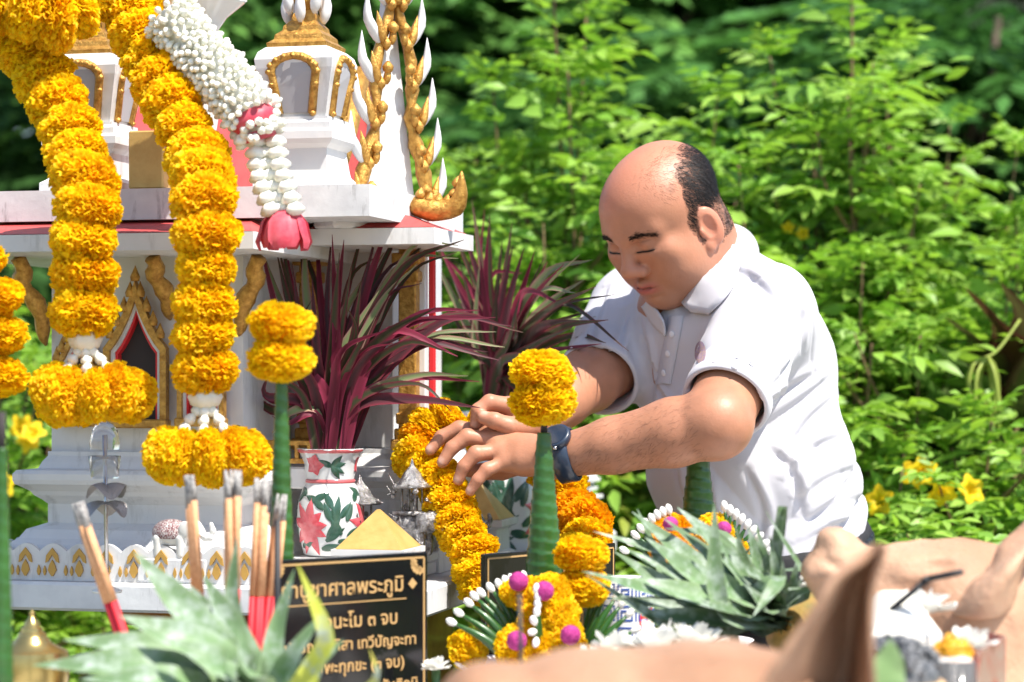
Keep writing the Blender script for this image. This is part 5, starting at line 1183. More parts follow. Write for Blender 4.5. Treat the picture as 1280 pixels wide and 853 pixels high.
# ------------------------------------------------------------------ floral vase and red leaved plants
M_vase = mat('white_glazed_vase', (.60,.61,.61), .14, coat=.4); M_pred = mat('painted_red', (.50,.05,.07), .2, coat=.4, var=((.62,.16,.18), 60, .8)); M_pgreen = mat('painted_green', (.022,.07,.045), .2, coat=.4, var=((.06,.12,.09), 70, .8)); M_prim = mat('painted_pink_band', (.55,.12,.13), .2, coat=.4)
def vase(label, c, k):
    """profile taken from the photo, k metres per pixel"""
    c = Vector(c); prof = [(30,0),(34,2),(38,16),(43,40),(42,64),(36,84),(31,92),(30,97),(33,108),(33,116),(38,130),(42,136),(40,136),(35,128),(29,110),(0.1,105)]
    prof = [(r*k, z*k) for r, z in prof]; t = thing('flower_vase', label, 'vase', c, group=None)
    MB().lathe(prof, c, 48, None, cap=False, fn=lambda a, z: 1+(.035*math.cos(8*a) if z > 125*k else 0)).build('vase_body', M_vase, t, True)
    Zs = [p[1] for p in prof[:12]]; Rs = [p[0] for p in prof[:12]]
    def sp(a, z, o=.0006): r = np.interp(z, Zs, Rs)+o; return c+Vector((math.cos(a)*r, math.sin(a)*r, z))
    def petal(a0, z0, ang, L, w, m, nm):
        mb = MB(); n = 7; rows = []
        for i in range(n+1):
            f = i/n; ww = w*math.sin(PI*(.08+.9*f)**.8)
            row = []
            for s in (-1, -.5, 0, .5, 1):
                du = math.cos(ang)*L*f-math.sin(ang)*ww*s; dz = math.sin(ang)*L*f+math.cos(ang)*ww*s; z = z0+dz; rr = np.interp(z, Zs, Rs); row.append(sp(a0+du/rr, z, .0005+.0006*(1-s*s)))
            rows.append(row)
        mb.loft(rows, False); mb.build(nm, m, t, True)
    for fa in (-PI/2-.62, -PI/2+1.5, -PI/2+3.4):
        for an in (-2.5,-1.9,-1.3,-.5,0.1,.8,1.5,2.2,2.9): petal(fa, 38*k, an, 32*k*(1.15 if abs(an)>1 else .8), 7*k, M_pred, 'painted_petal')
        for (da, z0, an, L) in ((.55,20,.6,26),(.6,24,1.0,28),(.75,30,1.3,32),(.9,32,1.75,32),(1.05,28,2.2,26),(.5,60,2.4,20),(.75,62,2.0,20),(.3,70,2.8,18),(.95,20,-.2,22),(.6,14,-.5,20),(.4,10,.2,22),(1.2,45,1.2,22),(1.25,26,.5,20),(.85,48,1.4,26),(.7,46,1.9,22),(1.0,50,.9,22),(.15,72,.4,18),(-.2,78,2.6,16),(-.45,12,.3,20),(-.6,70,1.0,16)):
            petal(fa+da, z0*k, an, L*k*1.15, 4.6*k, M_pgreen, 'painted_leaf')
        for an in (0,1.25,2.5,3.8,5.0): petal(fa+.05, 116*k, an, 14*k, 6.5*k, M_pred, 'painted_petal')
        for an in (.2,-.5,.8,-1.0,2.7): petal(fa+.75, 114*k, an, 19*k, 4*k, M_pgreen, 'painted_leaf')
    for z in (95,133): MB().lathe([(np.interp(z*k-.002,Zs,Rs)+.0008, z*k-.0025),(np.interp(z*k,Zs,Rs)+.0022, z*k),(np.interp(z*k+.002,Zs,Rs)+.0008, z*k+.0025)], c, 48, None, cap=False).build('pink_band', M_prim, t, True)
    return t
vd = 3.32; vk = vd/FOC*.98; vb = P(413,694,vd)
st_ = thing('offering_dish', 'white scalloped dish under the floral vase', 'dish', (vb.x,vd,SZ))
MB().lathe([(.035,.0005),(.040,.003),(.046,vb.z-SZ-.006),(.062,vb.z-SZ-.002),(.058,vb.z-SZ-.001),(.0001,vb.z-SZ-.0008)], (vb.x,vd,SZ), 40, None, cap=False, fn=lambda a, z: 1+(.05*math.cos(12*a) if z > .01 else 0)).build('dish_body', M_porc, st_, True)
vase('white glazed vase painted with red flowers and green leaves, beside the gold pyramid', vb, vk)
M_cord = mat('cordyline_leaf', (1,1,1), .48, attr=True, transl=.28, spec=.25)
def cordyline(label, base, tips, seed, d, lift=.9):
    t = thing('red_leaf_plant', label, 'plant', base, group='red leaved plants in vases'); r = np.random.default_rng(seed)
    base = Vector(base)
    for (x, y, bx, by, dd) in list(tips)+[(x_+r.normal(0,16), y_+abs(r.normal(0,30)), bx_+r.normal(0,9), by_+r.normal(0,14), dd_+r.normal(0,.03)) for (x_, y_, bx_, by_, dd_) in tips]:
        kind = r.random(); dk = r.uniform(.8, 1.35)
        c1, c2 = ((.040,.060,.026),(.18,.022,.045)) if kind < .40 else (((.050,.022,.026),(.16,.025,.042)) if kind < .62 else (((.17,.25,.10),(.34,.16,.15)) if kind < .76 else ((.13,.015,.032),(.24,.03,.065))))
        b = base+Vector((r.uniform(-.016,.016), r.uniform(-.014,.014), -.02)); m1 = b+Vector((0,0,.05))+(P(bx,by,d+dd*.5)-b)*.35
        strap(t, [b, m1, P(bx,by,d+dd*.6), P(x,y,d+dd)], r.uniform(.012,.021), M_cord, np.array(c1)*dk, np.array(c2)*dk, up=(r.normal(0,.3),-1,.25+r.normal(0,.2)), fold=.30, n=22, name='leaf', pw=.62)
    return t
T1 = [(322,288,350,400,-.02),(300,350,335,420,.03),(345,298,372,400,.0),(372,276,385,380,.04),(415,285,408,390,.02),(395,268,400,360,.08),(440,330,425,420,-.05),(470,300,440,400,.03),(490,268,455,370,.02),(515,255,465,360,.05),(522,330,475,380,-.03),(545,290,480,360,.06),(572,315,510,345,.0),(580,300,505,335,-.04),(600,388,520,395,-.05),(610,440,530,430,.02),(560,440,505,430,-.08),(620,415,540,420,.05),(640,408,560,400,.0),(600,510,520,500,-.06),(545,385,480,420,-.06),(330,440,345,470,-.05),(308,470,340,500,.05),(340,520,360,530,-.05),(365,330,380,430,-.06),(452,350,440,430,-.07),(430,300,420,400,-.06),(505,420,465,440,-.09),(390,350,395,440,-.08),(355,380,372,450,-.07),(470,395,440,450,-.1),(312,392,345,445,.0),(585,470,520,470,-.03),(460,262,435,360,.09),(350,270,368,380,.08)]
cordyline('red and green strap leaved plant in the painted vase', P(413,566,vd), T1, 1, vd)
T2 = [(x, y, bx, by, dd-(.44 if x > 735 else .36 if x > 690 else .16 if x > 640 else 0)) for (x, y, bx, by, dd) in [(545,300,590,390,.02),(560,275,600,370,.0),(590,252,605,350,.05),(612,268,612,370,-.03),(628,300,620,390,.03),(640,280,628,370,.05),(655,310,635,380,-.02),(680,322,650,390,.0),(705,330,660,380,.04),(725,318,670,370,.02),(745,358,680,390,-.03),(770,368,700,385,.0),(735,390,680,410,.05),(715,410,670,430,-.04),(575,330,600,420,-.04),(600,320,612,410,-.05),(650,370,635,430,-.06),(690,370,655,420,-.06),(540,320,582,400,.06),(620,350,620,430,-.05),(665,440,650,460,-.05),(700,452,660,460,.04),(560,380,590,440,-.02),(760,400,700,410,0),(752,430,690,440,0),(730,350,680,385,0)]]
vd2 = 3.80; v2b = S(-.16,.70,SZ); vx2 = P(622,520,vd2); v2 = Vector((vx2.x, vd2, SZ+.0005))
cordyline('red and green strap leaved plant beyond the man\'s hands', P(622,515,vd2), T2, 2, vd2)
vase('white glazed painted vase mostly hidden behind the hands', v2, (P(622,515,vd2).z-SZ)/136)
# ------------------------------------------------------------------ figurines
def elephant_sdf(h=.0016):
    """small standing elephant, trunk raised forward (+x), unit ~ 6 cm"""
    g = SDF((-.045,-.026,-.002), (.062,.026,.062), h)
    g.ell((-.005,0,.033), (.027,.017,.018), .006); g.ell((.026,0,.040), (.014,.013,.014), .006)
    for sx in (-.022,.012):
        for sy in (-1,1): g.cone((sx,sy*.009,.026), (sx,sy*.009,.004), .0078, .0066, .004)
    g.chain([(.036,0,.038),(.044,0,.028),(.052,0,.028),(.056,0,.038),(.053,0,.047)], [.007,.005,.0042,.0038,.0032], .003)
    for sy in (-1,1): g.ell((.020,sy*.0145,.040), (.010,.0028,.012), .002); g.cone((.036,sy*.006,.034), (.045,sy*.008,.030), .0022, .0012, .002)
    g.cone((-.031,0,.036), (-.036,0,.020), .002, .0012, .002)
    V, F = g.mesh(); return relax(V, F, 1, .4), F
def horse_sdf(h=.0016):
    g = SDF((-.04,-.016,-.002), (.052,.016,.075), h)
    g.ell((0,0,.036), (.026,.011,.012), .006); g.cone((.020,0,.040), (.030,0,.058), .010, .0065, .006); g.cone((.030,0,.061), (.043,0,.052), .0062, .0042, .004)
    for sx in (-.018,.016):
        for sy in (-1,1): g.chain([(sx,sy*.006,.030),(sx+.002,sy*.006,.016),(sx,sy*.006,.002)], [.0062,.0038,.0036], .003)
    for sy in (-1,1): g.cone((.028,sy*.003,.064), (.027,sy*.004,.070), .0025, .0008, .001)
    g.chain([(-.024,0,.040),(-.032,0,.034),(-.034,0,.016)], [.005,.005,.002], .003); g.cone((.016,0,.052), (.026,0,.066), .004, .003, .003)
    V, F = g.mesh(); return relax(V, F, 1, .4), F
EV, EF = elephant_sdf(); HV, HF = horse_sdf()
def figurine(name, label, V, F, base, rz, s, m, cat, col=None, group=None):
    t = thing(name, label, cat, base, (0,0,rz), group); o = link_mesh('body', np_mesh('body', V*s, F), m, t, local=True); return t
M_ceram = mat('white_ceramic', (.66,.65,.62), .3, coat=.3); M_glit = mat('maroon_glitter', (.16,.02,.03), .35, var=((.75,.72,.70), 420, .9), bump=(500,1,.002), metal=.4); M_brown = mat('brown_grey_glaze', (.20,.17,.15), .4, var=((.10,.08,.07), 90, .8))
e1 = figurine('elephant_figurine', 'white elephant figurine with maroon glitter blanket by the lotus fence', EV, EF, S(uv_at(212,.012)+.0,.033,SZ+.034), R(-14), .95, M_ceram, 'figurine')
m = MB(); m.lathe([(.0205*math.sin(PI*i/16)+1e-5, .0*i) for i in range(1)], (0,0,0), 3) if False else None
g = SDF((-.04,-.026,.02), (.03,.026,.06), .0016); g.ell((-.006,0,.034), (.0285,.0185,.0195), .002); g.cut((0,0,.026), (0,0,-1)); V_, F_q = g.mesh(); link_mesh('glitter_blanket', np_mesh('glitter_blanket', V_*.95, F_q), M_glit, e1, local=True)
MB().box((0,0,-.0165), (.10,.03,.0325), None, .003).build('plinth', M_white, e1, local=True)
figurine('horse_figurine', 'small grey brown horse figurine on the side rail by the leaf cone', HV, HF, S(-.05,.36,SZ+.0325), R(-8), .95, M_brown, 'figurine')
figurine('elephant_figurine', 'small white elephant figurine on the side rail before the horse', EV, EF, S(-.05,.27,SZ+.0325), R(-20), .78, M_ceram, 'figurine')
# silver elephants carrying ornate frames
def silver(label, base, rz, s, seed):
    t = figurine('silver_elephant', label, EV, EF, base, rz, s, M_silver, 'figurine', group='silver figurines on the platform'); r = np.random.default_rng(seed); 
    mb = MB()
    for k in range(4): a = (k+.5)*PI/2; mb.tube([(.013*math.cos(a)*s-.004,.011*math.sin(a)*s,.046*s),(.013*math.cos(a)*s-.004,.011*math.sin(a)*s,.078*s)], .0012*s, 6)
    mb.lathe([(.022*s,.078*s),(.024*s,.080*s),(.014*s,.088*s),(.010*s,.096*s),(.003*s,.104*s),(0,.114*s)], (-.004,0,0), 10); mb.box((-.004,0,.049*s), (.036*s,.030*s,.004*s)); mb.build('howdah', M_silver, t, True, local=True)
    for k in range(26):
        a = r.uniform(0, 2*PI); z = r.uniform(.012,.085)*s; q = Vector((math.cos(a)*.024*s-.004, math.sin(a)*.020*s, z)); m = MB(); rr = r.uniform(.0016,.0042)*s
        m.lathe([(.0002,-rr),(rr*.8,-rr*.6),(rr,0),(rr*.8,rr*.6),(.0002,rr)], q, 8); m.tube([q, q+Vector((math.cos(a)*.008*s, math.sin(a)*.008*s, r.uniform(-.01,.014)*s))], [.0012,.0008], 5); m.build('ornament', M_silver, t, True, local=True)
    return t
silver('silver elephant figurine with ornate canopy beside the gold pyramid', S(-.045,.165,SZ+.0335), R(-30), 1.15, 1)
silver('silver elephant figurine with ornate canopy under the hanging garland', S(-.05,.23,SZ+.0335), R(-15), .95, 2)
silver('silver elephant figurine with ornate canopy between pyramid post and steps', S(-.13,.20,SZ+.0005), R(-35), 1.25, 3)
silver('silver elephant figurine with ornate canopy under the fingers', S(-.05,.43,SZ+.0335), R(-30), .85, 4)
# seated glitter figurine in the recess
gf = thing('seated_figurine', 'glittering seated figurine with a round black hair bun in the recess', 'figurine', P(297,531,3.24))
fb = P(297,531,3.24); fb.z = 1.1355; kf = 3.24/FOC
MB().lathe([(22*kf,0),(24*kf,6*kf),(22*kf,18*kf),(14*kf,26*kf),(6*kf,31*kf),(5*kf,36*kf)], fb, 24).build('body', M_glit, gf, True)
MB().lathe([(.0001,33*kf),(8*kf,36*kf),(10*kf,44*kf),(8*kf,52*kf),(.0001,55*kf)], fb, 18).build('hair_bun', M_hair, gf, True)
# clear cup lamp on a rod, with crumpled flower cups
M_glass = mat('clear_plastic', (.85,.86,.88), .08, trans=.9, ior=1.3); M_foil = mat('foil_petal', (.40,.38,.37), .35, metal=.5, bump=(150,.8,.003))
cl_ = thing('cup_stand', 'clear plastic cups and crumpled foil flowers on a thin rod before the wall', 'lamp stand', P(131,690,3.06)); kc = 3.06/FOC; cb = P(134,690,3.06); cb.z = SZ+.0005
MB().tube([cb, P(131,545,3.06)], .0026, 8).build('rod', M_steel, cl_, True)
MB().lathe([(18*kc,0),(19*kc,3*kc),(6*kc,8*kc),(3*kc,14*kc)], cb, 20).build('foot', M_ceram, cl_, True)
c0 = P(131,600,3.06); MB().lathe([(17*kc,2*kc),(20*kc,24*kc),(20*kc,30*kc),(18*kc,30*kc),(15*kc,4*kc)], c0, 26, None, cap=False).build('cup', M_glass, cl_, True)
MB().lathe([(18*kc,38*kc),(19*kc,46*kc),(16*kc,62*kc),(10*kc,70*kc),(3*kc,73*kc)], c0, 26, None, cap=False).build('dome', M_glass, cl_, True)
for yy, w in ((605,25),(628,26)):
    c1_ = P(133,yy,3.06); mb = MB(); rings = []
    for i in range(5):
        f = i/4; rings.append([c1_+Vector((math.cos(a)*w*kc*f, math.sin(a)*w*kc*f, (-10*f*f+9*math.sin(3*a+yy)*f)*kc)) for a in np.linspace(0,2*PI,30,endpoint=False)])
    mb.loft(rings, True); mb.build('foil_flower', M_foil, cl_, True)
# brass stupa lid
bl = thing('brass_stupa_lid', 'brass vessel with ringed stupa lid by the left leaf cone', 'vessel', (P(40,830,2.62).x,2.62,TZ)); kb = 2.62/FOC; bb_ = P(40,762,2.62); H0 = bb_.z-TZ
prof = [(34*kb,0),(40*kb,10*kb),(30*kb,20*kb),(44*kb,H0-95*kb),(48*kb,H0-70*kb),(44*kb,H0-52*kb),(24*kb,H0-42*kb),(23*kb,H0-40*kb),(20*kb,H0-36*kb),(18*kb,H0-34*kb),(17*kb,H0-30*kb),(14*kb,H0-28*kb),(13*kb,H0-23*kb),(10*kb,H0-21*kb),(9*kb,H0-16*kb),(5*kb,H0-12*kb),(3*kb,H0-7*kb),(4*kb,H0-4*kb),(.0001,H0)]
MB().lathe(prof, (bb_.x,2.62,TZ), 32).build('vessel_body', M_brass, bl, 'auto')
# ------------------------------------------------------------------ boiled pig heads
M_pig = mat('boiled_pig_skin', (1,1,1), .52, attr=True, sss=.15, bump=(45,.7,.006), spec=.3, coat=0)
PC = np.array((.33,.165,.092)); PC2 = np.array((.52,.33,.22))
def pig_col(V, seed, c=PC):
    n = vnoise(V*14, seed)[:, None]*.5+.5; q = vnoise(V*45, seed+3)[:, None]; return (c*(1-n)+PC2*n)*(1+.10*q)
def ear_sheet(t, rows, label=None, name='ear', th=.006, dk=1.0):
    """rows: list of rows of world points; thick curved flap"""
    A = np.array([[tuple(p) for p in spline(r_, 12)] for r_ in rows]); B = np.array([spline(A[:, j], 16) for j in range(12)]).transpose(1, 0, 2)
    du = np.gradient(B, axis=0); dv = np.gradient(B, axis=1); nn = np.cross(du, dv); nn /= np.maximum(np.linalg.norm(nn, axis=-1, keepdims=True), 1e-9)
    B = B+nn*(vnoise(B*30, 3)[..., None]*.004+vnoise(B*np.array((70,70,14)), 8)[..., None]*.003); a = B+nn*th/2; b = B-nn*th/2; n, m_ = B.shape[:2]
    V = np.vstack([a.reshape(-1,3), b.reshape(-1,3)]); F = []; o = n*m_
    for i in range(n-1):
        for j in range(m_-1): F += [(i*m_+j, i*m_+j+1, (i+1)*m_+j+1, (i+1)*m_+j), (o+i*m_+j, o+(i+1)*m_+j, o+(i+1)*m_+j+1, o+i*m_+j+1)]
    ed = [(i, 0) for i in range(n)]+[(n-1, j) for j in range(1, m_)]+[(i, m_-1) for i in range(n-2, -1, -1)]+[(0, j) for j in range(m_-2, 0, -1)]
    for k in range(len(ed)):
        p, q = ed[k], ed[(k+1) % len(ed)]; F.append((p[0]*m_+p[1], q[0]*m_+q[1], o+q[0]*m_+q[1], o+p[0]*m_+p[1]))
    me = np_mesh(name, V, np.array(F), True, pig_col(V, 11)*dk); ob = link_mesh(name, me, M_pig, t)
    md = ob.modifiers.new('s', 'SUBSURF'); md.levels = 1; md.render_levels = 1; return ob
# near head, its ear blurred in front
p1 = thing('pig_head', 'boiled pig head with a tall folded ear, in front of the pineapple', 'pig head', (P(820,1000,1.95).x,1.95,TZ), group='boiled pig heads')
lo = P(540,1060,2.1); g = SDF((-.10,1.62,TZ-.01), (.40,2.25,TZ+.30), .0042)
g.ell(P(900,1020,1.98), (.135,.15,.138), .04); g.chain([PA(860,1000,1.98), PA(740,960,1.96), PA(640,945,1.95)], [.112,.085,.068], .04); g.ell(P(600,905,1.95), (.035,.05,.048), .03); g.ell(P(860,868,2.02), (.09,.07,.022), .04); g.ell(P(740,880,2.0), (.06,.06,.026), .04)
g.cut((0,0,TZ+.001), (0,0,-1)); V, F = g.mesh(); V = relax(V, F, 2, .5); V += vnoise(V*28, 6)[:, None]*.003+vnoise(V*np.array((22,60,60)), 16)[:, None]*.0022
link_mesh('head', np_mesh('head', V, F, True, pig_col(V, 2)*.82), M_pig, p1)
ear_sheet(p1, [[P(915,900,1.84), P(985,890,1.93), P(1045,900,1.99), P(1095,880,1.91)], [P(965,842,1.84), P(1005,845,1.93), P(1058,850,1.99), P(1090,830,1.90)], [P(996,792,1.85), P(1028,795,1.95), P(1064,800,1.99), P(1090,780,1.90)], [P(1028,747,1.85), P(1044,752,1.95), P(1070,752,1.98), P(1094,735,1.90)], [P(1042,722,1.86), P(1056,722,1.93), P(1080,712,1.95), P(1103,707,1.89)], [P(1064,704,1.88), P(1078,695,1.91), P(1096,684,1.91), P(1111,684,1.89)], [P(1080,692,1.89), P(1088,686,1.895), P(1100,680,1.895), P(1108,680,1.89)]], th=.0075, dk=.72)
# far head, snout to the left
p2 = thing('pig_head', 'boiled pig head with snout beside the belt and a broad upright ear', 'pig head', (P(1150,800,2.6).x,2.6,TZ), group='boiled pig heads')
g = SDF((.22,2.30,TZ-.01), (.70,2.86,1.14), .0036)
g.chain([PA(1065,728,2.62), PA(1130,738,2.62), PA(1210,750,2.62), PA(1250,760,2.62)], [.038,.041,.048,.066], .03); g.ell(P(1044,698,2.61), (.024,.036,.032), .02, axes=[(.85,0,-.5),(0,1,0),(.5,0,.85)]); g.ell(P(1033,716,2.60), (.028,.036,.020), .015)
g.cone(PA(1070,745,2.60), PA(1200,770,2.58), .030, .05, .03); g.ell(P(1150,706,2.60), (.05,.035,.012), .02); g.chain([PA(1200,780,2.62), PA(1200,850,2.62)], [.08,.10], .04); g.ell(P(1040,672,2.61), (.014,.026,.012), .014)
g.cone(PA(1028,701,2.57), PA(1150,742,2.55), .004, .005, .010, 's'); g.ell(P(1030,672,2.575), (.006,.006,.008), .006, op='s'); g.ell(P(1170,708,2.555), (.014,.006,.006), .008, op='s')
g.cut((0,0,TZ+.001), (0,0,-1)); V, F = g.mesh(); V = relax(V, F, 2, .5); V += vnoise(V*30, 9)[:, None]*.0026+vnoise(V*np.array((70,40,40)), 19)[:, None]*.0020
link_mesh('head', np_mesh('head', V, F, True, pig_col(V, 5)), M_pig, p2)
ear_sheet(p2, [[P(1190,770,2.53), P(1225,775,2.49), P(1262,765,2.55)], [P(1212,735,2.53), P(1240,745,2.48), P(1275,720,2.54)], [P(1232,715,2.54), P(1255,722,2.48), P(1292,690,2.53)], [P(1250,680,2.55), P(1278,690,2.50), P(1315,655,2.55)], [P(1290,640,2.58), P(1310,630,2.57), P(1340,610,2.58)]], th=.008)
# ------------------------------------------------------------------ coconut with straw, sweets, cups, carton, white flowers
M_coco = mat('peeled_coconut_husk', (.78,.76,.70), .55, bump=(60,.3,.002), var=((.70,.66,.56), 25, .6))
ck = 2.40/FOC; cc_ = P(1118,800,2.40)
co_ = thing('young_coconut', 'peeled white young coconut between the pig heads, a black straw in it', 'coconut', (cc_.x,2.40,TZ)); h_ = P(1118,738,2.40).z-TZ
MB().lathe([(40*ck,0),(58*ck,h_*.12),(62*ck,h_*.5),(60*ck,h_-52*ck),(30*ck,h_-14*ck),(22*ck,h_-4*ck),(18*ck,h_-2*ck),(.0001,h_-1*ck)], (cc_.x,2.40,TZ), 7, Matrix.Rotation(.5, 3, 'Z')).build('husk', M_coco, co_)
sw = thing('drinking_straw', 'bent black drinking straw sticking up from the coconut', 'straw', P(1108,767,2.38))
MB().tube([P(1096,782,2.39), P(1108,767,2.38), P(1154,729,2.36)], .0032, 8).build('straw_shaft', M_blackst, sw, True); MB().tube([P(1154,729,2.36), P(1157,726,2.36), P(1161,724,2.36)], .0040, 8).build('bend', M_blackst, sw, True); MB().tube([P(1160,724,2.36), P(1203,715,2.34)], .0032, 8).build('straw_tip', M_blackst, sw, True)
M_blk = mat('black_jelly', (.03,.035,.04), .4, var=((.22,.22,.23), 160, .8))
bj = thing('sweet_basket', 'basket heaped with dark speckled sweets in front of the coconut', 'sweets', (P(1120,880,2.22).x,2.22,TZ)); kb2 = 2.22/FOC; bz = P(1120,850,2.22).z
MB().lathe([(50*kb2,0),(60*kb2,bz-TZ-.002),(57*kb2,bz-TZ),(.0001,bz-TZ-.004)], (P(1122,880,2.22).x,2.22,TZ), 28, None, cap=False).build('basket_body', M_wood, bj, True)
for k in range(150):
    a = rng.uniform(0, 2*PI); rr = rng.random()**.5*54*kb2; z = bz+math.sqrt(max(0, 1-(rr/(58*kb2))**2))*.036+rng.normal(0,.002)
    m = MB(); s = rng.uniform(.004,.0065); m.lathe([(.0002,-s*.6),(s*.8,-s*.3),(s,0),(s*.7,s*.4),(.0002,s*.6)], (P(1122,880,2.22).x+math.cos(a)*rr, 2.22+math.sin(a)*rr, z), 7, align((0,0,0), rng.normal(0,1,3)).to_3x3()); m.build('sweet', M_blk, bj, True)
MB().lathe([(52*kb2,bz-TZ),(50*kb2,bz-TZ+.016),(30*kb2,bz-TZ+.028),(.0001,bz-TZ+.032)], (P(1122,880,2.22).x,2.22,TZ), 20, None, cap=False).build('mound', M_blk, bj, True)
lf = thing('green_leaf', 'single oval green leaf standing before the dark sweets', 'leaf', P(1108,870,2.1)); strap(lf, [P(1106,885,2.1), P(1106,850,2.1), P(1111,825,2.1), P(1113,799,2.1)], .036, M_canna, (.20,.33,.13), (.24,.36,.16), up=(.2,-1,.2), fold=.12, n=12, name='blade', pw=.8); strap(lf, [P(1106,905,2.105), P(1106,890,2.103), P(1106,884,2.101)], .006, M_canna, (.2,.3,.1), (.2,.3,.1), name='stalk')
gz = P(1192,828,2.3); cu_ = thing('dessert_cup', 'clear cup of pink white dessert topped with golden egg threads', 'dessert', (gz.x,2.30,TZ)); kq = 2.3/FOC
MB().lathe([(26*kq,.0),(34*kq,gz.z-TZ+4*kq),(33*kq,gz.z-TZ+4*kq),(25*kq,.004)], (gz.x,2.30,TZ), 30, None, cap=False).build('cup', M_glass, cu_, True)
M_pinkw = mat('pink_white_dessert', (.72,.50,.40), .5, var=((.78,.74,.68), 70, .9), bump=(90,.8,.005), sss=.1); M_egg = mat('golden_egg_threads', (.85,.42,.02), .35, bump=(150,.7,.003), coat=.2, transl=.15)
MB().lathe([(24*kq,.004),(31*kq,gz.z-TZ-2*kq),(29*kq,gz.z-TZ+8*kq),(20*kq,gz.z-TZ+14*kq),(.0001,gz.z-TZ+16*kq)], (gz.x,2.30,TZ), 30, None, cap=False, fn=lambda a, z: 1+.04*math.sin(5*a+z*200)).build('dessert', M_pinkw, cu_, True)
for k in range(46):
    a0 = rng.uniform(0, 2*PI); rr = rng.uniform(6,27)*kq; zz0 = gz.z+rng.uniform(8,30)*kq*(1-(rr/(34*kq))**2)+4*kq
    MB().tube([Vector((gz.x+math.cos(a0+t)*rr, 2.30+math.sin(a0+t)*rr, zz0+rng.normal(0,.0012))) for t in np.linspace(0, 2.0, 9)], .0022, 5).build('egg_thread', M_egg, cu_, True)
M_foilbox = mat('patterned_foil_card', (.55,.50,.45), .25, metal=.6, var=((.60,.05,.05), 55, .9)); fbx = thing('foil_box', 'shiny open foil box with red pattern beside the dessert cup', 'box', (P(1252,840,2.36).x,2.36,TZ))
for (a, b_) in (((1222,820,2.28),(1256,797,2.42)),((1256,797,2.42),(1200,790,2.50)),((1222,820,2.28),(1180,812,2.40)),((1180,812,2.40),(1200,790,2.50))):
    A_, B_ = P(*a), P(*b_); B_.z = A_.z = P(1240,806,2.34).z; x = (B_-A_); L = x.length; x.normalize(); Mx = frame((A_+B_)/2-EZ*(A_.z-TZ)/2, x, Vector((-x.y,x.x,0)), EZ); MB().box(Mx.translation, (L,.002,A_.z-TZ), Mx.to_3x3()).build('box_wall', M_foilbox, fbx)
def white_flower(label, c, s, seed, n=16):
    r = np.random.default_rng(seed); t = thing('white_flower', label, 'flower', c, group='white flowers on the table'); c = Vector(c)
    for k in range(n):
        a = k*2.4+r.normal(0,.2); el = .3+1.05*k/n; L = s*r.uniform(.8,1.15); rows = []
        for f in np.linspace(0, 1, 5):
            row = []
            for u in np.linspace(-1, 1, 5):
                an = a+u*.85*math.sin(PI*(.22+.62*f)); rad = L*math.sin(el)*f**.7; row.append(c+Vector((math.cos(an)*rad, math.sin(an)*rad, L*math.cos(el)*f*.8-.18*L*f**3*(1-abs(u)*.5)*math.sin(el)+.06*L*math.sin(u*4+k)*f)))
            rows.append(row)
        MB().loft(rows, False).build('petal', M_wpet, t, True)
    MB().tube([Vector((c.x,c.y,TZ)), c+Vector((0,0,s*.1))], [.004,.006], 6).build('stem', M_leafgreen, t, True)
M_wpet = mat('white_petal', (.80,.79,.74), .5, transl=.25, spec=.3)
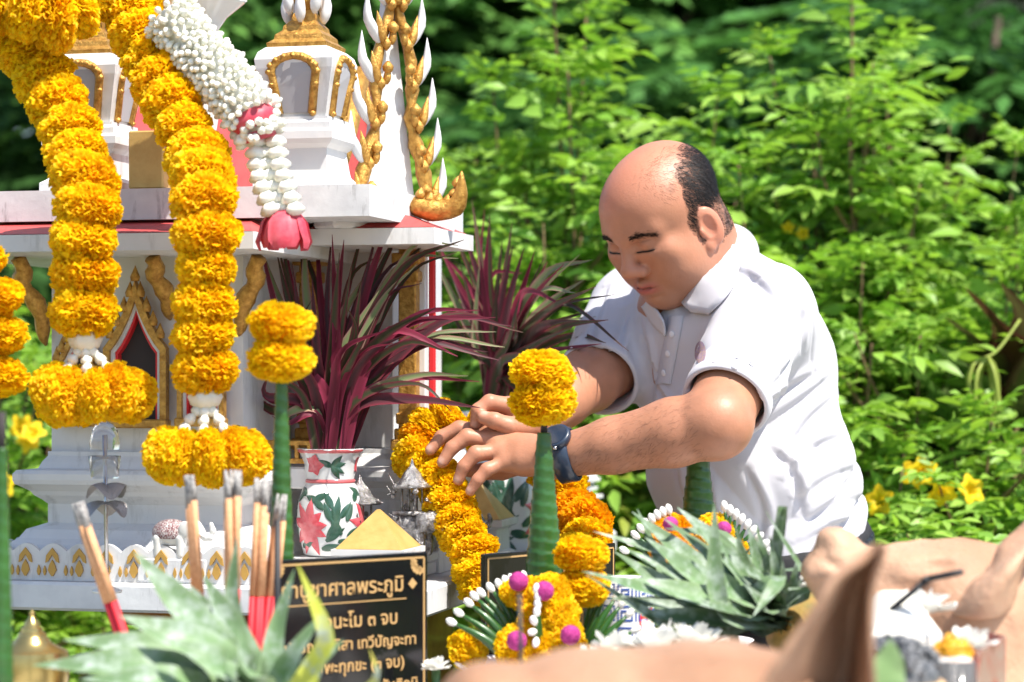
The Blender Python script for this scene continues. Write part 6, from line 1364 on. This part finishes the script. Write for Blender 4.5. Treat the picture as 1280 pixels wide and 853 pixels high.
for k, (x, y, d, s, lb) in enumerate(((770,822,2.60,.038,'white flower in front of the blue patterned carton'),(822,818,2.58,.044,'large white flower below the pineapple crown beside the carton'),(868,812,2.60,.042,'large white flower tucked under the pineapple crown'),(738,832,2.55,.030,'small white flower beside the amaranth tray'),(1152,768,2.46,.036,'white flower behind the coconut under the pig snout'),(1030,735,2.66,.030,'white flower below the belt beside the far pig snout'),(1212,812,2.36,.030,'white pointed blossom beside the golden egg threads'),(545,838,2.75,.020,'pale yellow white blossom at the foot of the plaque'))):
    white_flower(lb, P(x,y,d), s, k, 18)
M_can = mat('white_blue_carton', (.72,.73,.76), .35); M_blue = mat('blue_print', (.03,.08,.36), .35); cx_ = P(782,760,2.94)
cr = thing('drink_can', 'white can with blue fret pattern and red stripe behind the marigold stick', 'can', (cx_.x,2.94,TZ)); kc2 = 2.94/FOC; hz_ = P(782,722,2.94).z-TZ; rc_ = 36*kc2
MB().lathe([(rc_*.9,0),(rc_,.006),(rc_,hz_-.006),(rc_*.92,hz_),(rc_*.88,hz_-.003),(.0001,hz_-.003)], (cx_.x,2.94,TZ), 40, None, cap=False).build('can_body', M_can, cr, 'auto')
def wrap(a0, a1, z0, z1, m, nm):
    mb = MB(); rows = [[Vector((cx_.x+math.cos(a)*(rc_+.0006), 2.94+math.sin(a)*(rc_+.0006), TZ+z)) for z in (z0, z1)] for a in np.linspace(a0, a1, 5)]; mb.loft(rows, False); mb.build(nm, m, cr, True)
key = ['#########','#.......#','#.#####.#','#.#...#.#','#.#.###.#','#.#.....#','#.#######']
for rep in range(5):
    a0 = -PI+rep*.62
    for zz1 in (hz_-.024, hz_-.050, hz_-.076):
        for ri, row in enumerate(key):
            run = 0
            while run < 9:
                if row[run] == '#':
                    e = run
                    while e+1 < 9 and row[e+1] == '#': e += 1
                    wrap(a0+run*.06, a0+(e+1)*.06, zz1+(6-ri)*.0028, zz1+(6-ri)*.0028+.0022, M_blue, 'fret_bar'); run = e+1
                else: run += 1
wrap(-PI/2+.45, -PI/2+1.1, .0, hz_-.035, M_redcloth, 'red_stripe')
gb = thing('betel_leaf_roll', 'green betel leaf roll behind the white flowers', 'leaf roll', (P(850,790,2.68).x,2.68,TZ)); M_lime = mat('lime_leaf', (.24,.40,.06), .4, transl=.3)
MB().lathe([(.03,0),(.034,.05),(.034,P(850,778,2.68).z-TZ-.012),(.022,P(850,778,2.68).z-TZ),(.0001,P(850,778,2.68).z-TZ-.004)], (P(850,790,2.68).x,2.68,TZ), 20).build('roll', M_lime, gb, True)
